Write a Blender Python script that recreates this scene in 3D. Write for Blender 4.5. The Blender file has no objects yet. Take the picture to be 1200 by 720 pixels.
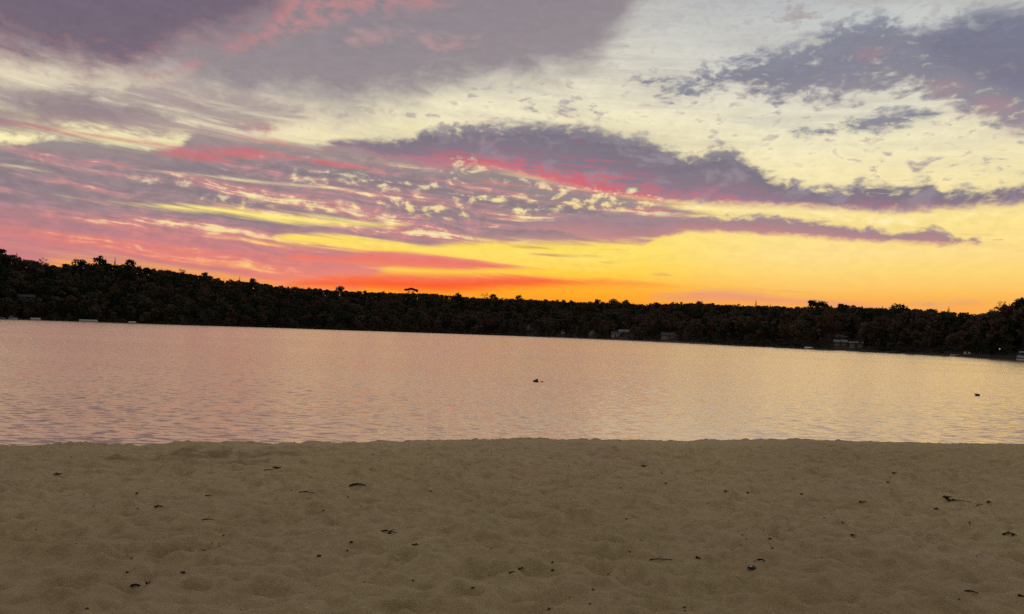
import bpy, math, random
import numpy as np
from mathutils import Vector, Matrix

random.seed(7)
rng = np.random.default_rng(11)
scene = bpy.context.scene
COL = scene.collection
D2R = math.pi / 180.0

# ------------------------------------------------------------------ camera
PITCH, ROLL, EYE = 2.05 * D2R, 2.0 * D2R, 2.25     # eye height is above the lake
FPX = 866.0                                        # focal length in pixels of the 1200 px photo
CAM_F = Vector((0, math.cos(PITCH), math.sin(PITCH)))
R0 = Vector((1, 0, 0))
U0 = Vector((0, -math.sin(PITCH), math.cos(PITCH)))
CAM_R = R0 * math.cos(ROLL) + U0 * math.sin(ROLL)
CAM_U = U0 * math.cos(ROLL) - R0 * math.sin(ROLL)

cam_data = bpy.data.cameras.new("camera")
cam_data.sensor_width = 36.0
cam_data.lens = 36.0 * FPX / 1200.0
cam_data.clip_start = 0.1
cam_data.clip_end = 20000
cam = bpy.data.objects.new("camera", cam_data)
COL.objects.link(cam)
M = Matrix((CAM_R, CAM_U, -CAM_F)).transposed().to_4x4()
M.translation = Vector((0, 0, EYE))
cam.matrix_world = M
scene.camera = cam


def ray(px, py):
    """direction seen at a pixel of the photograph"""
    d = CAM_F + CAM_R * ((px - 600.0) / FPX) + CAM_U * ((360.0 - py) / FPX)
    return d.normalized()


def azel(px, py):
    d = ray(px, py)
    return math.degrees(math.atan2(d.x, d.y)), math.degrees(math.asin(d.z))


def lin(r, g, b):
    def f(v):
        v /= 255.0
        return v / 12.92 if v <= 0.04045 else ((v + 0.055) / 1.055) ** 2.4
    return (f(r), f(g), f(b), 1.0)


vs = scene.view_settings
scene.display_settings.display_device = 'sRGB'
vs.view_transform = 'Standard'
vs.look = 'None'
vs.exposure = 0.0
vs.gamma = 1.0
vs.use_curve_mapping = False
scene.render.film_transparent = False
scene.cycles.max_bounces = 6
scene.cycles.use_denoising = False


# ------------------------------------------------------------------ node helper
class Nodes:
    def __init__(self, tree):
        self.t = tree

    def new(self, kind, **kw):
        n = self.t.nodes.new(kind)
        for k, v in kw.items():
            setattr(n, k, v)
        return n

    def put(self, sock, v):
        if isinstance(v, bpy.types.NodeSocket):
            self.t.links.new(v, sock)
        elif v is not None:
            sock.default_value = v

    def math(self, op, a, b=None, c=None, clamp=False):
        n = self.new('ShaderNodeMath', operation=op, use_clamp=clamp)
        for i, v in enumerate((a, b, c)):
            if v is not None:
                self.put(n.inputs[i], v)
        return n.outputs[0]

    def add(self, a, b): return self.math('ADD', a, b)
    def sub(self, a, b): return self.math('SUBTRACT', a, b)
    def mul(self, a, b): return self.math('MULTIPLY', a, b)
    def mad(self, a, b, c): return self.math('MULTIPLY_ADD', a, b, c)

    def step(self, v, lo, hi, a=0.0, b=1.0):
        n = self.new('ShaderNodeMapRange', interpolation_type='SMOOTHSTEP', clamp=False)
        for i, x in enumerate((v, lo, hi, a, b)):
            self.put(n.inputs[i], x)
        return n.outputs[0]

    def mix(self, f, a, b):
        n = self.new('ShaderNodeMix', data_type='RGBA', clamp_factor=True)
        self.put(n.inputs[0], f)
        self.put(n.inputs[6], a)
        self.put(n.inputs[7], b)
        return n.outputs[2]

    def xyz(self, x, y, z=0.0):
        n = self.new('ShaderNodeCombineXYZ')
        for i, v in enumerate((x, y, z)):
            self.put(n.inputs[i], v)
        return n.outputs[0]

    def noise(self, vec, scale=1.0, detail=6.0, rough=0.55, dims='2D', dist=0.0, lac=2.0):
        n = self.new('ShaderNodeTexNoise', noise_dimensions=dims)
        self.put(n.inputs['Vector'], vec)
        n.inputs['Scale'].default_value = scale
        n.inputs['Detail'].default_value = detail
        n.inputs['Roughness'].default_value = rough
        n.inputs['Lacunarity'].default_value = lac
        n.inputs['Distortion'].default_value = dist
        return n

    def ramp(self, v, stops, mode='LINEAR'):
        n = self.new('ShaderNodeValToRGB')
        cr = n.color_ramp
        cr.interpolation = mode
        stops = sorted(stops, key=lambda s: s[0])
        cr.elements[0].position, cr.elements[0].color = stops[0]
        cr.elements[1].position, cr.elements[1].color = stops[-1]
        for p, c in stops[1:-1]:
            cr.elements.new(p).color = c
        self.put(n.inputs[0], v)
        return n.outputs[0]

    def curve(self, v, pts):
        n = self.new('ShaderNodeFloatCurve')
        m = n.mapping
        m.extend = 'HORIZONTAL'
        c = m.curves[0]
        pts = sorted(pts)
        c.points[0].location = pts[0]
        c.points[1].location = pts[-1]
        for p in pts[1:-1]:
            c.points.new(*p)
        for p in c.points:
            p.handle_type = 'AUTO_CLAMPED'
        m.update()
        self.put(n.inputs[1], v)
        return n.outputs[0]
# ------------------------------------------------------------------ the sky (world)
world = bpy.data.worlds.new("World")
scene.world = world
world.use_nodes = True
wt = world.node_tree
wt.nodes.clear()
N = Nodes(wt)
SUN_AZ, SUN_EL = azel(560, 362)[0], 1.4

tc = N.new('ShaderNodeTexCoord')
sep = N.new('ShaderNodeSeparateXYZ')
N.put(sep.inputs[0], tc.outputs['Generated'])
AZ = N.mul(N.math('ARCTAN2', sep.outputs[0], sep.outputs[1]), 180 / math.pi)
EL = N.mul(N.math('ARCSINE', sep.outputs[2]), 180 / math.pi)
ELMIN, ELSPAN = -10.0, 60.0


def nt(px, py):
    a, e = azel(px, py)
    return ((a + 50) / 100.0, (e - ELMIN) / ELSPAN)


# clouds drift in sheets that sink to the right: coordinates sheared along them
SH = N.mad(AZ, 0.085, EL)
P = N.xyz(AZ, EL)
# domain warp
Wn = N.noise(N.xyz(N.mul(AZ, 0.14), N.mul(EL, 0.30)), 1.0, 2.5, 0.5)
wsep = N.new('ShaderNodeSeparateColor')
N.put(wsep.inputs[0], Wn.outputs[1])
WX = N.mad(N.sub(wsep.outputs[0], 0.5), 3.0, AZ)
WY = N.mad(N.sub(wsep.outputs[1], 0.5), 1.1, EL)
WS = N.mad(WX, 0.085, WY)
VX = N.mad(N.sub(wsep.outputs[0], 0.5), 2.2, AZ)
VS = N.mad(VX, 0.085, N.mad(N.sub(wsep.outputs[1], 0.5), 0.9, EL))
FL = N.noise(N.xyz(N.mul(WX, 0.30), N.mul(WY, 0.62)), 1.0, 9.0, 0.62).outputs[0]         # fluffy lumps
FL2 = N.noise(N.xyz(N.mul(WX, 0.75), N.mad(WY, 1.7, 40.0)), 1.0, 8.0, 0.56).outputs[0]   # smaller lumps
ST = N.noise(N.xyz(N.mul(VX, 0.070), N.mad(VS, 0.85, 20.0)), 1.0, 8.0, 0.60).outputs[0]  # long streaks
ST2 = N.noise(N.xyz(N.mul(AZ, 0.13), N.mad(SH, 2.6, 60.0)), 1.0, 7.0, 0.62).outputs[0]   # fine streaks
MO = N.noise(N.xyz(N.mul(VX, 0.55), N.mad(VS, 1.9, 90.0)), 1.0, 6.0, 0.60).outputs[0]    # mottles
FL3 = N.noise(N.xyz(N.mul(WX, 1.25), N.mad(WY, 2.3, 11.0)), 1.0, 7.0, 0.6).outputs[0]    # small cauliflower lumps
FE = N.mad(N.add(N.sub(FL2, 0.5), N.mul(N.sub(FL3, 0.5), 0.55)), 1.0, 0.5)
STR = N.noise(N.xyz(N.mul(VX, 0.055), N.mad(VS, 0.95, 230.0)), 1.0, 8.0, 0.64).outputs[0]   # stripes
SK = N.noise(N.xyz(N.mul(VX, 0.26), N.mad(VS, 2.3, 140.0)), 1.0, 8.0, 0.62).outputs[0]   # streaky flecks
BIG = N.noise(N.xyz(N.mul(AZ, 0.05), N.mad(EL, 0.11, 7.0)), 1.0, 3.0, 0.5).outputs[0]
# every layer below waits for all the noises (keeps the shader's working set small)
TINY = N.mul(N.add(N.add(N.add(FL, FL2), N.add(ST, ST2)), N.add(N.add(N.add(MO, SK), N.add(FE, STR)), BIG)), 1e-6)
NT = {'FL3': FL3, 'FE': FE, 'STR': STR, 'SK': SK, 'FL': FL, 'FL2': FL2, 'ST': ST, 'ST2': ST2, 'MO': MO, 'BIG': BIG}
# light variation shared by all the layers
GRAIN = N.add(N.mul(N.sub(FE, 0.5), 1.1), N.mul(N.sub(ST2, 0.5), 0.45))
AZ = N.add(AZ, TINY)
EL = N.add(EL, TINY)
T0 = N.mad(AZ, 1 / 100.0, 0.5)                      # -50..50 degrees -> 0..1
ELN = N.mad(EL, 1 / 60.0, 10.0 / 60.0)

# the layers are built in node groups of a few layers each
MAIN = N
SHARED = ['AZ', 'EL', 'T0', 'ELN', 'GRAIN', 'FL', 'FL2', 'ST', 'ST2', 'MO', 'BIG', 'SK', 'FL3', 'FE', 'STR']
OUTER = {k: globals()[k] for k in SHARED}


def open_group(sky):
    g = bpy.data.node_groups.new("cloud layers", 'ShaderNodeTree')
    g.interface.new_socket(name='SKY', in_out='INPUT', socket_type='NodeSocketColor')
    for k in SHARED:
        g.interface.new_socket(name=k, in_out='INPUT', socket_type='NodeSocketFloat')
    g.interface.new_socket(name='SKY', in_out='OUTPUT', socket_type='NodeSocketColor')
    n = Nodes(g)
    gi = n.new('NodeGroupInput')
    globals()['N'] = n
    globals()['OUTSIDE_SKY'] = sky
    for i, k in enumerate(SHARED):
        globals()[k] = gi.outputs[i + 1]
        if k in NT:
            NT[k] = gi.outputs[i + 1]
    return gi.outputs[0]


def close_group(sky):
    go = N.new('NodeGroupOutput')
    N.put(go.inputs[0], sky)
    inst = MAIN.new('ShaderNodeGroup')
    inst.node_tree = N.t
    MAIN.put(inst.inputs[0], OUTSIDE_SKY)
    for i, k in enumerate(SHARED):
        MAIN.put(inst.inputs[i + 1], OUTER[k])
        globals()[k] = OUTER[k]
        if k in NT:
            NT[k] = OUTER[k]
    globals()['N'] = MAIN
    return inst.outputs[0]


N_LAYERS = 0


def ramp_at(px, stops):
    return N.ramp(ELN, [(min(1, max(0, nt(px, y)[1])), lin(*c)) for y, c in stops])


left = ramp_at(100, [(372, (250, 150, 70)), (345, (255, 160, 60)), (322, (255, 175, 70)), (300, (255, 205, 95)), (262, (255, 230, 120)),
                     (225, (255, 238, 140)), (170, (250, 240, 180)), (120, (238, 224, 190)), (60, (206, 196, 182)), (-60, (165, 160, 165)), (-300, (120, 118, 140))])
midc = ramp_at(620, [(390, (255, 130, 30)), (352, (255, 160, 35)), (335, (255, 178, 50)), (320, (255, 205, 70)), (298, (255, 222, 92)),
                     (275, (255, 225, 108)), (225, (252, 234, 155)), (130, (241, 232, 198)), (80, (224, 219, 200)), (30, (205, 203, 196)), (-60, (170, 168, 170)), (-300, (120, 122, 145))])
right = ramp_at(1050, [(400, (250, 150, 60)), (352, (252, 180, 84)), (338, (253, 199, 102)), (318, (254, 214, 122)), (298, (254, 221, 140)),
                       (262, (252, 226, 145)), (225, (250, 231, 170)), (180, (245, 233, 188)), (130, (232, 226, 200)), (60, (212, 211, 206)), (10, (198, 202, 200)), (-60, (160, 165, 175)), (-300, (110, 118, 145))])
FM = N.step(T0, nt(180, 300)[0], nt(560, 300)[0])
FR = N.step(T0, nt(680, 300)[0], nt(960, 300)[0])
sky = N.mix(FR, N.mix(FM, left, midc), right)
sky = N.mix(N.mul(N.step(ST, 0.42, 0.72), N.step(EL, 6.0, 20.0, 0.0, 0.45)), sky, lin(178, 172, 168))


def curve_px(pts):
    return N.mad(N.curve(T0, [nt(*p) for p in pts]), ELSPAN, ELMIN)


def cmix(a, b, f): return N.mix(f, a, b)


def closed(top, bot):
    """past its ends the sheet has a lower edge above its upper edge, so that no noise opens it there"""
    top, bot = sorted(top), sorted(bot)
    if top[0][0] > 0 or bot[0][0] > 0:
        x = min(top[0][0], bot[0][0])
        top = [(x - 60, top[0][1] + 90), (x - 16, top[0][1] + 8)] + top
        bot = [(x - 60, bot[0][1] - 90), (x - 16, bot[0][1] - 8)] + bot
    if top[-1][0] < 1200 or bot[-1][0] < 1200:
        x = max(top[-1][0], bot[-1][0])
        top = top + [(x + 16, top[-1][1] + 8), (x + 60, top[-1][1] + 90)]
        bot = bot + [(x + 16, bot[-1][1] - 8), (x + 60, bot[-1][1] - 90)]
    return top, bot


def layer(sky, top, bot, st, sb, amp_t, amp_b, noise, colour, opacity=1.0, cover=None):
    """one sheet of cloud between an upper and a lower edge (pixel points of the photo turned into
    directions); the edges are torn by noise, cover = (noise, lo, hi) tears holes into it"""
    global N_LAYERS
    if N_LAYERS % 4 == 0:
        if N_LAYERS:
            sky = close_group(sky)
        sky = open_group(sky)
    N_LAYERS += 1
    top, bot = closed(top, bot)
    st, sb = st * 1.3, sb * 1.3
    nz = N.sub(NT[noise], 0.5)
    dt = N.mad(nz, amp_t, N.sub(curve_px(top), EL))
    db = N.mad(nz, amp_b, N.sub(EL, curve_px(bot)))
    m = N.mul(N.step(dt, -0.15 * st, st), N.step(db, -0.15 * sb, sb))
    if cover:
        m = N.mul(m, N.step(NT[cover[0]], cover[1], cover[2]))
    rel = N.math('DIVIDE', N.math('MAXIMUM', db, 0.0), N.math('MAXIMUM', N.add(dt, db), 0.05))
    c = colour(rel, m)
    return N.mix(N.mul(m, opacity) if opacity != 1.0 else m, sky, c), m


def body(stops, grain=0.25, edge=None):
    """colour by height inside the sheet (0 = lower edge), shifted by grain"""
    def f(rel, m):
        r = N.mad(GRAIN, grain, rel)
        c = N.ramp(r, [(p, lin(*q)) for p, q in stops])
        if edge:
            c = N.mix(N.mul(N.step(m, 0.15, 0.75, 1.0, 0.0), edge[1]), c, lin(*edge[0]))
        return c
    return f


# thin wisps everywhere in the clear air
sky, _ = layer(sky, [(-60, 40), (300, 100), (700, 60), (900, 60), (1200, 80)], [(-60, 200), (400, 170), (700, 160), (900, 210), (1200, 240)], 2.0, 2.0, 1.0, 1.0, 'FL',
               body([(0, (196, 172, 158)), (1, (176, 166, 164))], 0.5), 0.6, ('FL2', 0.55, 0.72))
sky, _ = layer(sky, [(500, -100), (700, -60), (900, -60), (1200, -60)], [(500, 60), (700, 80), (900, 70), (1200, 60)], 2.0, 3.0, 2.0, 2.0, 'FL',
               body([(0, (186, 180, 172)), (1, (168, 168, 174))], 0.5), 0.7, ('FE', 0.44, 0.68))
# 1 grey veil, upper middle
sky, _ = layer(sky, [(-60, -400), (1200, -400)],
               [(-80, 78), (100, 98), (200, 116), (240, 128), (280, 138), (330, 134), (400, 150), (470, 138), (560, 120), (640, 112), (690, 98), (716, 74), (735, 44), (760, 10), (800, -60), (900, -250), (1200, -400)],
               1.0, 2.6, 1.0, 3.4, 'FL', body([(0, (172, 160, 156)), (0.10, (148, 138, 143)), (0.5, (139, 130, 140)), (1, (132, 124, 138))], 0.30), 0.97)
# salmon scraps on the veil
sky, _ = layer(sky, [(150, 90), (200, 70), (260, 48), (310, 22), (350, -40), (430, -60), (520, -60), (560, -20)],
               [(150, 100), (180, 112), (240, 84), (300, 66), (340, 52), (400, 34), (440, 26), (520, 16), (560, 0)],
               0.9, 1.2, 3.0, 3.0, 'FL', body([(0, (196, 140, 138)), (0.5, (208, 132, 132)), (1, (196, 122, 128))], 0.4), 0.55, ('FE', 0.30, 0.64))
sky, _ = layer(sky, [(400, 40), (430, 30), (480, 34), (520, 40), (560, 40)], [(400, 44), (420, 60), (470, 48), (520, 66), (560, 50)],
               0.7, 0.7, 2.0, 2.0, 'FL2', body([(0, (185, 150, 148)), (1, (190, 150, 150))]), 0.55)
# 2 dark purple mass, top left
sky, m2 = layer(sky, [(-60, -500), (1200, -500)],
                [(-80, 70), (0, 74), (40, 90), (90, 98), (130, 102), (160, 98), (190, 84), (230, 68), (270, 54), (310, 34), (350, 8), (400, -30), (520, -140), (1200, -420)],
                1.0, 2.0, 1.0, 3.2, 'FL', body([(0, (178, 138, 138)), (0.04, (150, 120, 128)), (0.12, (117, 103, 118)), (0.3, (112, 101, 119)), (1, (114, 106, 122))], 0.16), 0.97)
# torn grey scraps below it
sky, _ = layer(sky, [(-80, 112), (0, 118), (40, 112), (70, 96), (130, 104), (190, 120), (250, 138)], [(-80, 138), (0, 140), (60, 144), (130, 150), (190, 152), (250, 142)],
               0.9, 0.9, 3.2, 2.4, 'FL', body([(0, (158, 134, 138)), (0.6, (146, 134, 138)), (1, (170, 160, 152))], 0.6), 0.9)
sky, _ = layer(sky, [(80, 100), (150, 96), (210, 84), (260, 100), (330, 108)], [(80, 122), (150, 128), (210, 132), (260, 134), (330, 122)],
               0.9, 1.2, 3.0, 3.0, 'FL2', body([(0, (200, 186, 160)), (0.6, (176, 160, 152)), (1, (170, 150, 150))], 0.6), 0.7, ('ST2', 0.36, 0.58))
sky, _ = layer(sky, [(60, 128), (130, 122), (200, 138), (260, 160)], [(60, 152), (130, 160), (200, 166), (260, 164)], 0.5, 0.5, 1.5, 1.5, 'FL2', body([(0, (176, 140, 138)), (1, (186, 172, 158))], 0.6), 0.7, ('MO', 0.40, 0.6))
sky, _ = layer(sky, [(262, 150), (290, 143), (315, 144), (335, 154)], [(262, 151), (290, 155), (315, 157), (335, 156)], 0.35, 0.35, 0.8, 0.8, 'FL2', body([(0, (196, 132, 136)), (1, (176, 140, 145))]))
sky, _ = layer(sky, [(185, 122), (210, 118), (240, 122), (262, 130)], [(185, 124), (210, 126), (240, 130), (262, 132)], 0.3, 0.3, 0.8, 0.8, 'ST2', body([(0, (205, 150, 145)), (1, (190, 150, 150))]), 0.8)

# grey streaks over the cream on the left
sky, _ = layer(sky, [(-80, 70), (100, 92), (220, 90), (330, 108), (380, 128)], [(-80, 160), (100, 166), (220, 170), (330, 156), (380, 140)], 1.2, 1.0, 2.0, 1.6, 'FE', body([(0, (182, 156, 146)), (0.5, (164, 148, 148)), (1, (172, 156, 154))], 0.6), 0.9, ('STR', 0.36, 0.56))
sky, _ = layer(sky, [(-80, 96), (0, 100), (60, 98), (120, 112), (170, 128)], [(-80, 160), (0, 156), (60, 154), (120, 152), (170, 140)], 1.2, 0.9, 3.0, 2.2, 'FL', body([(0, (166, 136, 138)), (0.5, (148, 130, 136)), (1, (160, 146, 146))], 0.6), 0.8)
# 3 the striped field on the left
field_top = [(-80, 138), (0, 145), (60, 152), (150, 164), (200, 170), (240, 148), (300, 158), (350, 164), (375, 166), (400, 160), (450, 160), (520, 172), (560, 186), (620, 202), (700, 220), (760, 230), (800, 240), (850, 252)]
field_bot = [(-80, 430), (300, 430), (370, 390), (420, 345), (460, 314), (500, 300), (530, 292), (560, 289), (620, 290), (700, 291), (740, 284), (780, 270), (810, 260), (850, 254)]


def field_colour(rel, m):
    g = N.add(EL, N.mul(GRAIN, 1.8))
    es = lambda y: (azel(150, y)[1] + 2) / 20.0
    r = N.ramp(N.mad(g, 1 / 20.0, 0.1), [(es(352), lin(255, 140, 66)), (es(330), lin(248, 136, 92)), (es(308), lin(236, 132, 118)), (es(285), lin(216, 132, 132)),
                                          (es(262), lin(194, 134, 140)), (es(235), lin(172, 136, 140)), (es(205), lin(156, 137, 141)), (es(170), lin(148, 134, 138)), (es(140), lin(160, 140, 142))])
    # red underlit streaks
    red = N.mul(N.step(ST2, 0.53, 0.66), N.step(BIG, 0.40, 0.55))
    return N.mix(N.mul(red, 0.65), r, lin(222, 114, 120))


sky, mf = layer(sky, field_top, field_bot, 0.55, 0.7, 1.2, 2.0, 'ST2', field_colour, 0.97)

def stripe_colour(rel, m):
    v = N.add(N.mad(N.sub(FE, 0.5), 0.25, STR), N.step(AZ, azel(-40, 200)[0], azel(300, 200)[0], -0.11, 0.0))
    hi_ = N.ramp(v, [(0.33, lin(134, 122, 131)), (0.46, lin(152, 132, 138)), (0.53, lin(180, 138, 142)), (0.58, lin(206, 136, 138)), (0.62, lin(232, 190, 160)), (0.67, lin(253, 238, 172)), (0.75, lin(254, 240, 170))])
    lo_ = N.ramp(v, [(0.33, lin(186, 128, 136)), (0.46, lin(212, 128, 128)), (0.56, lin(232, 132, 118)), (0.63, lin(244, 168, 128)), (0.70, lin(254, 210, 118))])
    return N.mix(N.step(EL, azel(200, 300)[1], azel(200, 245)[1]), lo_, hi_)


sky, _ = layer(sky, [(-60, 160), (150, 174), (350, 178), (500, 196), (600, 214), (700, 232), (800, 244)], [(-60, 340), (150, 335), (350, 330), (480, 305), (540, 290), (640, 286), (720, 280), (800, 262)], 1.0, 1.0, 1.6, 1.2, 'STR', stripe_colour, 0.8)
# long red streak near its top
sky, _ = layer(sky, [(-80, 132), (0, 138), (60, 147), (120, 155), (180, 163), (240, 170), (300, 172)], [(-80, 138), (0, 146), (60, 157), (120, 166), (180, 173), (240, 178), (300, 182)],
               0.45, 0.3, 0.7, 0.5, 'ST2', body([(0, (200, 128, 128)), (0.5, (200, 108, 118)), (1, (170, 122, 132))], 0.4))
sky, _ = layer(sky, [(180, 176), (230, 170), (280, 172), (330, 176), (360, 182)], [(180, 186), (230, 193), (280, 190), (330, 188), (360, 186)], 0.5, 0.5, 1.8, 1.8, 'ST2', body([(0, (216, 108, 114)), (1, (190, 124, 130))], 0.7), 0.8, ('ST2', 0.34, 0.52))
sky, _ = layer(sky, [(355, 190), (380, 186), (405, 192), (420, 196)], [(355, 193), (380, 196), (405, 198), (420, 198)], 0.4, 0.4, 1.0, 1.0, 'ST2', body([(0, (222, 102, 112)), (1, (190, 120, 128))]), 0.9)

CREAM, YEL = (253, 242, 178), (255, 226, 120)


def gap(sky, top, bot, c0, c1, soft=0.35, amp=0.9, noise='ST2', op=1.0, cover=None):
    return layer(sky, top, bot, soft, soft, amp, amp, noise, body([(0, c0), (1, c1)], 0.5), op, cover)[0]


# clear gaps between the stripes
sky = gap(sky, [(-80, 140), (0, 150), (50, 156), (100, 163), (150, 169), (190, 177)], [(-80, 158), (0, 172), (40, 168), (60, 163), (100, 168), (150, 173), (190, 178)], CREAM, (250, 238, 190), 0.35, 0.9, 'FL2')
sky = gap(sky, [(-80, 178), (0, 183), (50, 189), (100, 198), (120, 202)], [(-80, 183), (0, 187), (50, 193), (100, 200), (120, 203)], CREAM, CREAM, 0.25, 0.5, 'ST2')
sky = gap(sky, [(-80, 186), (0, 192), (40, 196), (80, 204)], [(-80, 190), (0, 196), (40, 199), (80, 205)], CREAM, CREAM, 0.22, 0.5)
sky = gap(sky, [(140, 197), (180, 199), (240, 205), (300, 211), (350, 215), (400, 219), (430, 222)], [(140, 199), (180, 203), (240, 208), (300, 214), (350, 220), (400, 223), (430, 223)], CREAM, CREAM, 0.22, 0.5, 'ST2')
sky = gap(sky, [(150, 203), (175, 205), (230, 213)], [(150, 205), (175, 213), (230, 215)], CREAM, CREAM, 0.6, 2.0, 'FE', 0.7)
sky = gap(sky, [(340, 206), (380, 204), (420, 207), (440, 212)], [(340, 210), (380, 216), (420, 216), (440, 214)], CREAM, CREAM, 0.7, 2.4, 'FE', 0.75)
sky = gap(sky, [(230, 228), (270, 232), (330, 231), (390, 237), (420, 240)], [(230, 229), (270, 238), (330, 241), (390, 244), (420, 241)], YEL, CREAM, 0.6, 2.0, 'FE', 0.75)
sky = gap(sky, [(-80, 222), (0, 224), (40, 227), (90, 230), (130, 234), (190, 237), (250, 240), (310, 246), (370, 251), (430, 257), (480, 262)],
          [(-80, 224), (0, 225), (40, 229), (90, 233), (130, 241), (190, 247), (250, 252), (310, 260), (370, 266), (430, 268), (480, 266)], YEL, (255, 236, 140), 0.35, 0.9, 'ST2')
sky = gap(sky, [(300, 282), (380, 272), (430, 276), (480, 283), (530, 288), (580, 291), (640, 293), (700, 291), (740, 288)],
          [(300, 284), (380, 290), (430, 298), (480, 300), (530, 306), (580, 312), (640, 318), (700, 320), (740, 316)], (255, 214, 92), (255, 226, 112), 0.35, 0.9, 'ST2')
sky = gap(sky, [(230, 273), (280, 276), (310, 280), (360, 284), (420, 283), (440, 281)], [(230, 275), (280, 282), (310, 287), (360, 291), (420, 296), (440, 296)], (255, 205, 95), YEL, 0.35, 0.7, 'ST2', 0.95)
sky = gap(sky, [(0, 283), (60, 287), (150, 297), (220, 303), (300, 310), (360, 314)], [(0, 286), (60, 294), (150, 302), (220, 312), (300, 316), (360, 318)], (255, 176, 80), (250, 190, 110), 0.7, 1.5, 'ST2', 0.7)
sky = gap(sky, [(60, 300), (130, 300), (190, 306), (260, 318), (330, 328), (420, 334)], [(60, 322), (130, 326), (190, 330), (260, 340), (330, 345), (420, 346)], (255, 160, 45), (255, 188, 70), 0.7, 1.2, 'ST2', 0.85)
sky = gap(sky, [(0, 288), (40, 290), (80, 294), (110, 300)], [(0, 292), (40, 300), (80, 308), (110, 306)], (250, 165, 105), (250, 175, 120), 0.6, 1.0, 'ST2', 0.7)

# 4 dark whale-backed bank
bank_top = [(370, 172), (400, 161), (440, 160), (475, 158), (500, 146), (530, 142), (560, 140), (600, 139), (650, 138), (690, 141), (715, 149), (745, 152), (770, 161), (790, 170), (812, 175), (835, 171), (850, 168), (866, 174), (884, 187), (905, 200), (950, 212), (985, 215), (1010, 208), (1030, 209), (1060, 215), (1085, 205), (1105, 217), (1150, 216), (1200, 212), (1300, 206)]
bank_bot = [(370, 176), (410, 176), (440, 186), (480, 194), (540, 200), (600, 206), (650, 219), (700, 231), (760, 239), (800, 242), (850, 244), (900, 245), (960, 247), (1010, 251), (1060, 253), (1110, 249), (1150, 247), (1200, 243), (1300, 240)]


def bank_colour(rel, m):
    r = N.mad(GRAIN, 0.45, rel)
    c = N.ramp(r, [(0, lin(186, 128, 138)), (0.14, lin(170, 128, 142)), (0.32, lin(140, 122, 136)), (0.7, lin(126, 118, 131)), (0.9, lin(142, 135, 141)), (1, lin(182, 170, 160))])
    hot = N.mul(N.curve(T0, [(0, 0), (nt(400, 200)[0], 0.1), (nt(480, 200)[0], 0.3), (nt(560, 200)[0], 0.75), (nt(640, 200)[0], 1), (nt(730, 200)[0], 0.95), (nt(790, 200)[0], 0.45), (nt(880, 200)[0], 0.25), (nt(1000, 200)[0], 0.15), (1, 0.05)]),
                N.step(N.mad(N.sub(ST2, 0.5), 1.5, N.mad(N.sub(FE, 0.5), 0.7, rel)), 0.48, -0.05))
    c = N.mix(N.mul(N.step(FL, 0.5, 0.68), 0.55), c, lin(160, 148, 156))
    return N.mix(N.mul(hot, 0.70), c, lin(226, 98, 110))


sky, _ = layer(sky, bank_top, bank_bot, 0.75, 0.5, 2.3, 0.8, 'FE', bank_colour)
# torn puffs above it
for (x, y, w, h) in ((668, 127, 26, 11), (622, 125, 16, 6), (845, 168, 16, 10), (700, 133, 12, 4), (778, 112, 14, 11), (745, 92, 26, 6), (1012, 208, 12, 8), (1085, 188, 14, 10), (1078, 206, 14, 8), (1160, 189, 14, 7),
                     (1030, 174, 20, 6), (1060, 192, 60, 4), (1170, 198, 40, 6), (735, 58, 24, 4), (885, 36, 22, 5), (930, 14, 30, 16), (520, 152, 16, 8), (500, 136, 20, 5), (590, 110, 30, 4)):
    sky, _ = layer(sky, [(x - w, y), (x - w * .6, y - h * .8), (x, y - h), (x + w * .6, y - h * .8), (x + w, y)], [(x - w, y + 1), (x - w * .6, y + h * .7), (x, y + h), (x + w * .6, y + h * .7), (x + w, y + 1)],
                   1.1, 1.1, 3.6, 3.6, 'FE', body([(0, (160, 140, 148)), (1, (172, 164, 162))], 0.6), 0.85)

# cream mottles under the bank
sky = gap(sky, [(420, 216), (460, 214), (500, 213), (540, 210), (570, 212)], [(420, 222), (460, 225), (500, 222), (540, 218), (570, 214)], (240, 190, 160), CREAM, 0.7, 2.8, 'FE', 0.7, ('FE', 0.46, 0.64))
sky = gap(sky, [(535, 186), (552, 186), (575, 194), (590, 200)], [(535, 198), (552, 202), (575, 200), (590, 202)], CREAM, CREAM, 0.7, 2.4, 'FE', 0.8)
sky = gap(sky, [(528, 228), (560, 226), (600, 230), (640, 228), (690, 226), (740, 228), (770, 232)], [(528, 230), (560, 240), (600, 240), (640, 244), (690, 250), (740, 246), (770, 240)], YEL, CREAM, 0.7, 2.4, 'FE', 0.75, ('FE', 0.42, 0.64))
sky = gap(sky, [(590, 210), (630, 213), (660, 222), (720, 222), (760, 228)], [(590, 214), (630, 222), (660, 232), (720, 236), (760, 236)], (240, 170, 140), CREAM, 0.7, 2.6, 'FE', 0.7, ('FE', 0.46, 0.64))
sky = gap(sky, [(455, 232), (480, 232), (520, 240), (560, 248)], [(455, 244), (480, 252), (520, 254), (560, 250)], YEL, CREAM, 0.7, 2.4, 'FE', 0.7, ('FE', 0.42, 0.64))
sky = gap(sky, [(600, 246), (640, 250), (680, 254), (700, 256)], [(600, 250), (640, 260), (680, 262), (700, 258)], YEL, CREAM, 0.7, 2.4, 'FE', 0.75, ('FE', 0.42, 0.64))
# clear slot between the bank and the spike
sky = gap(sky, [(780, 242), (810, 240), (850, 245), (900, 248), (960, 249), (1000, 253), (1050, 255), (1100, 253), (1150, 250), (1220, 246)],
          [(780, 242.5), (810, 245), (850, 249), (900, 251), (960, 255), (1000, 261), (1050, 267), (1100, 261), (1150, 254), (1220, 250)], (255, 230, 156), (253, 238, 184), 0.35, 0.9, 'FE')
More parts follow.
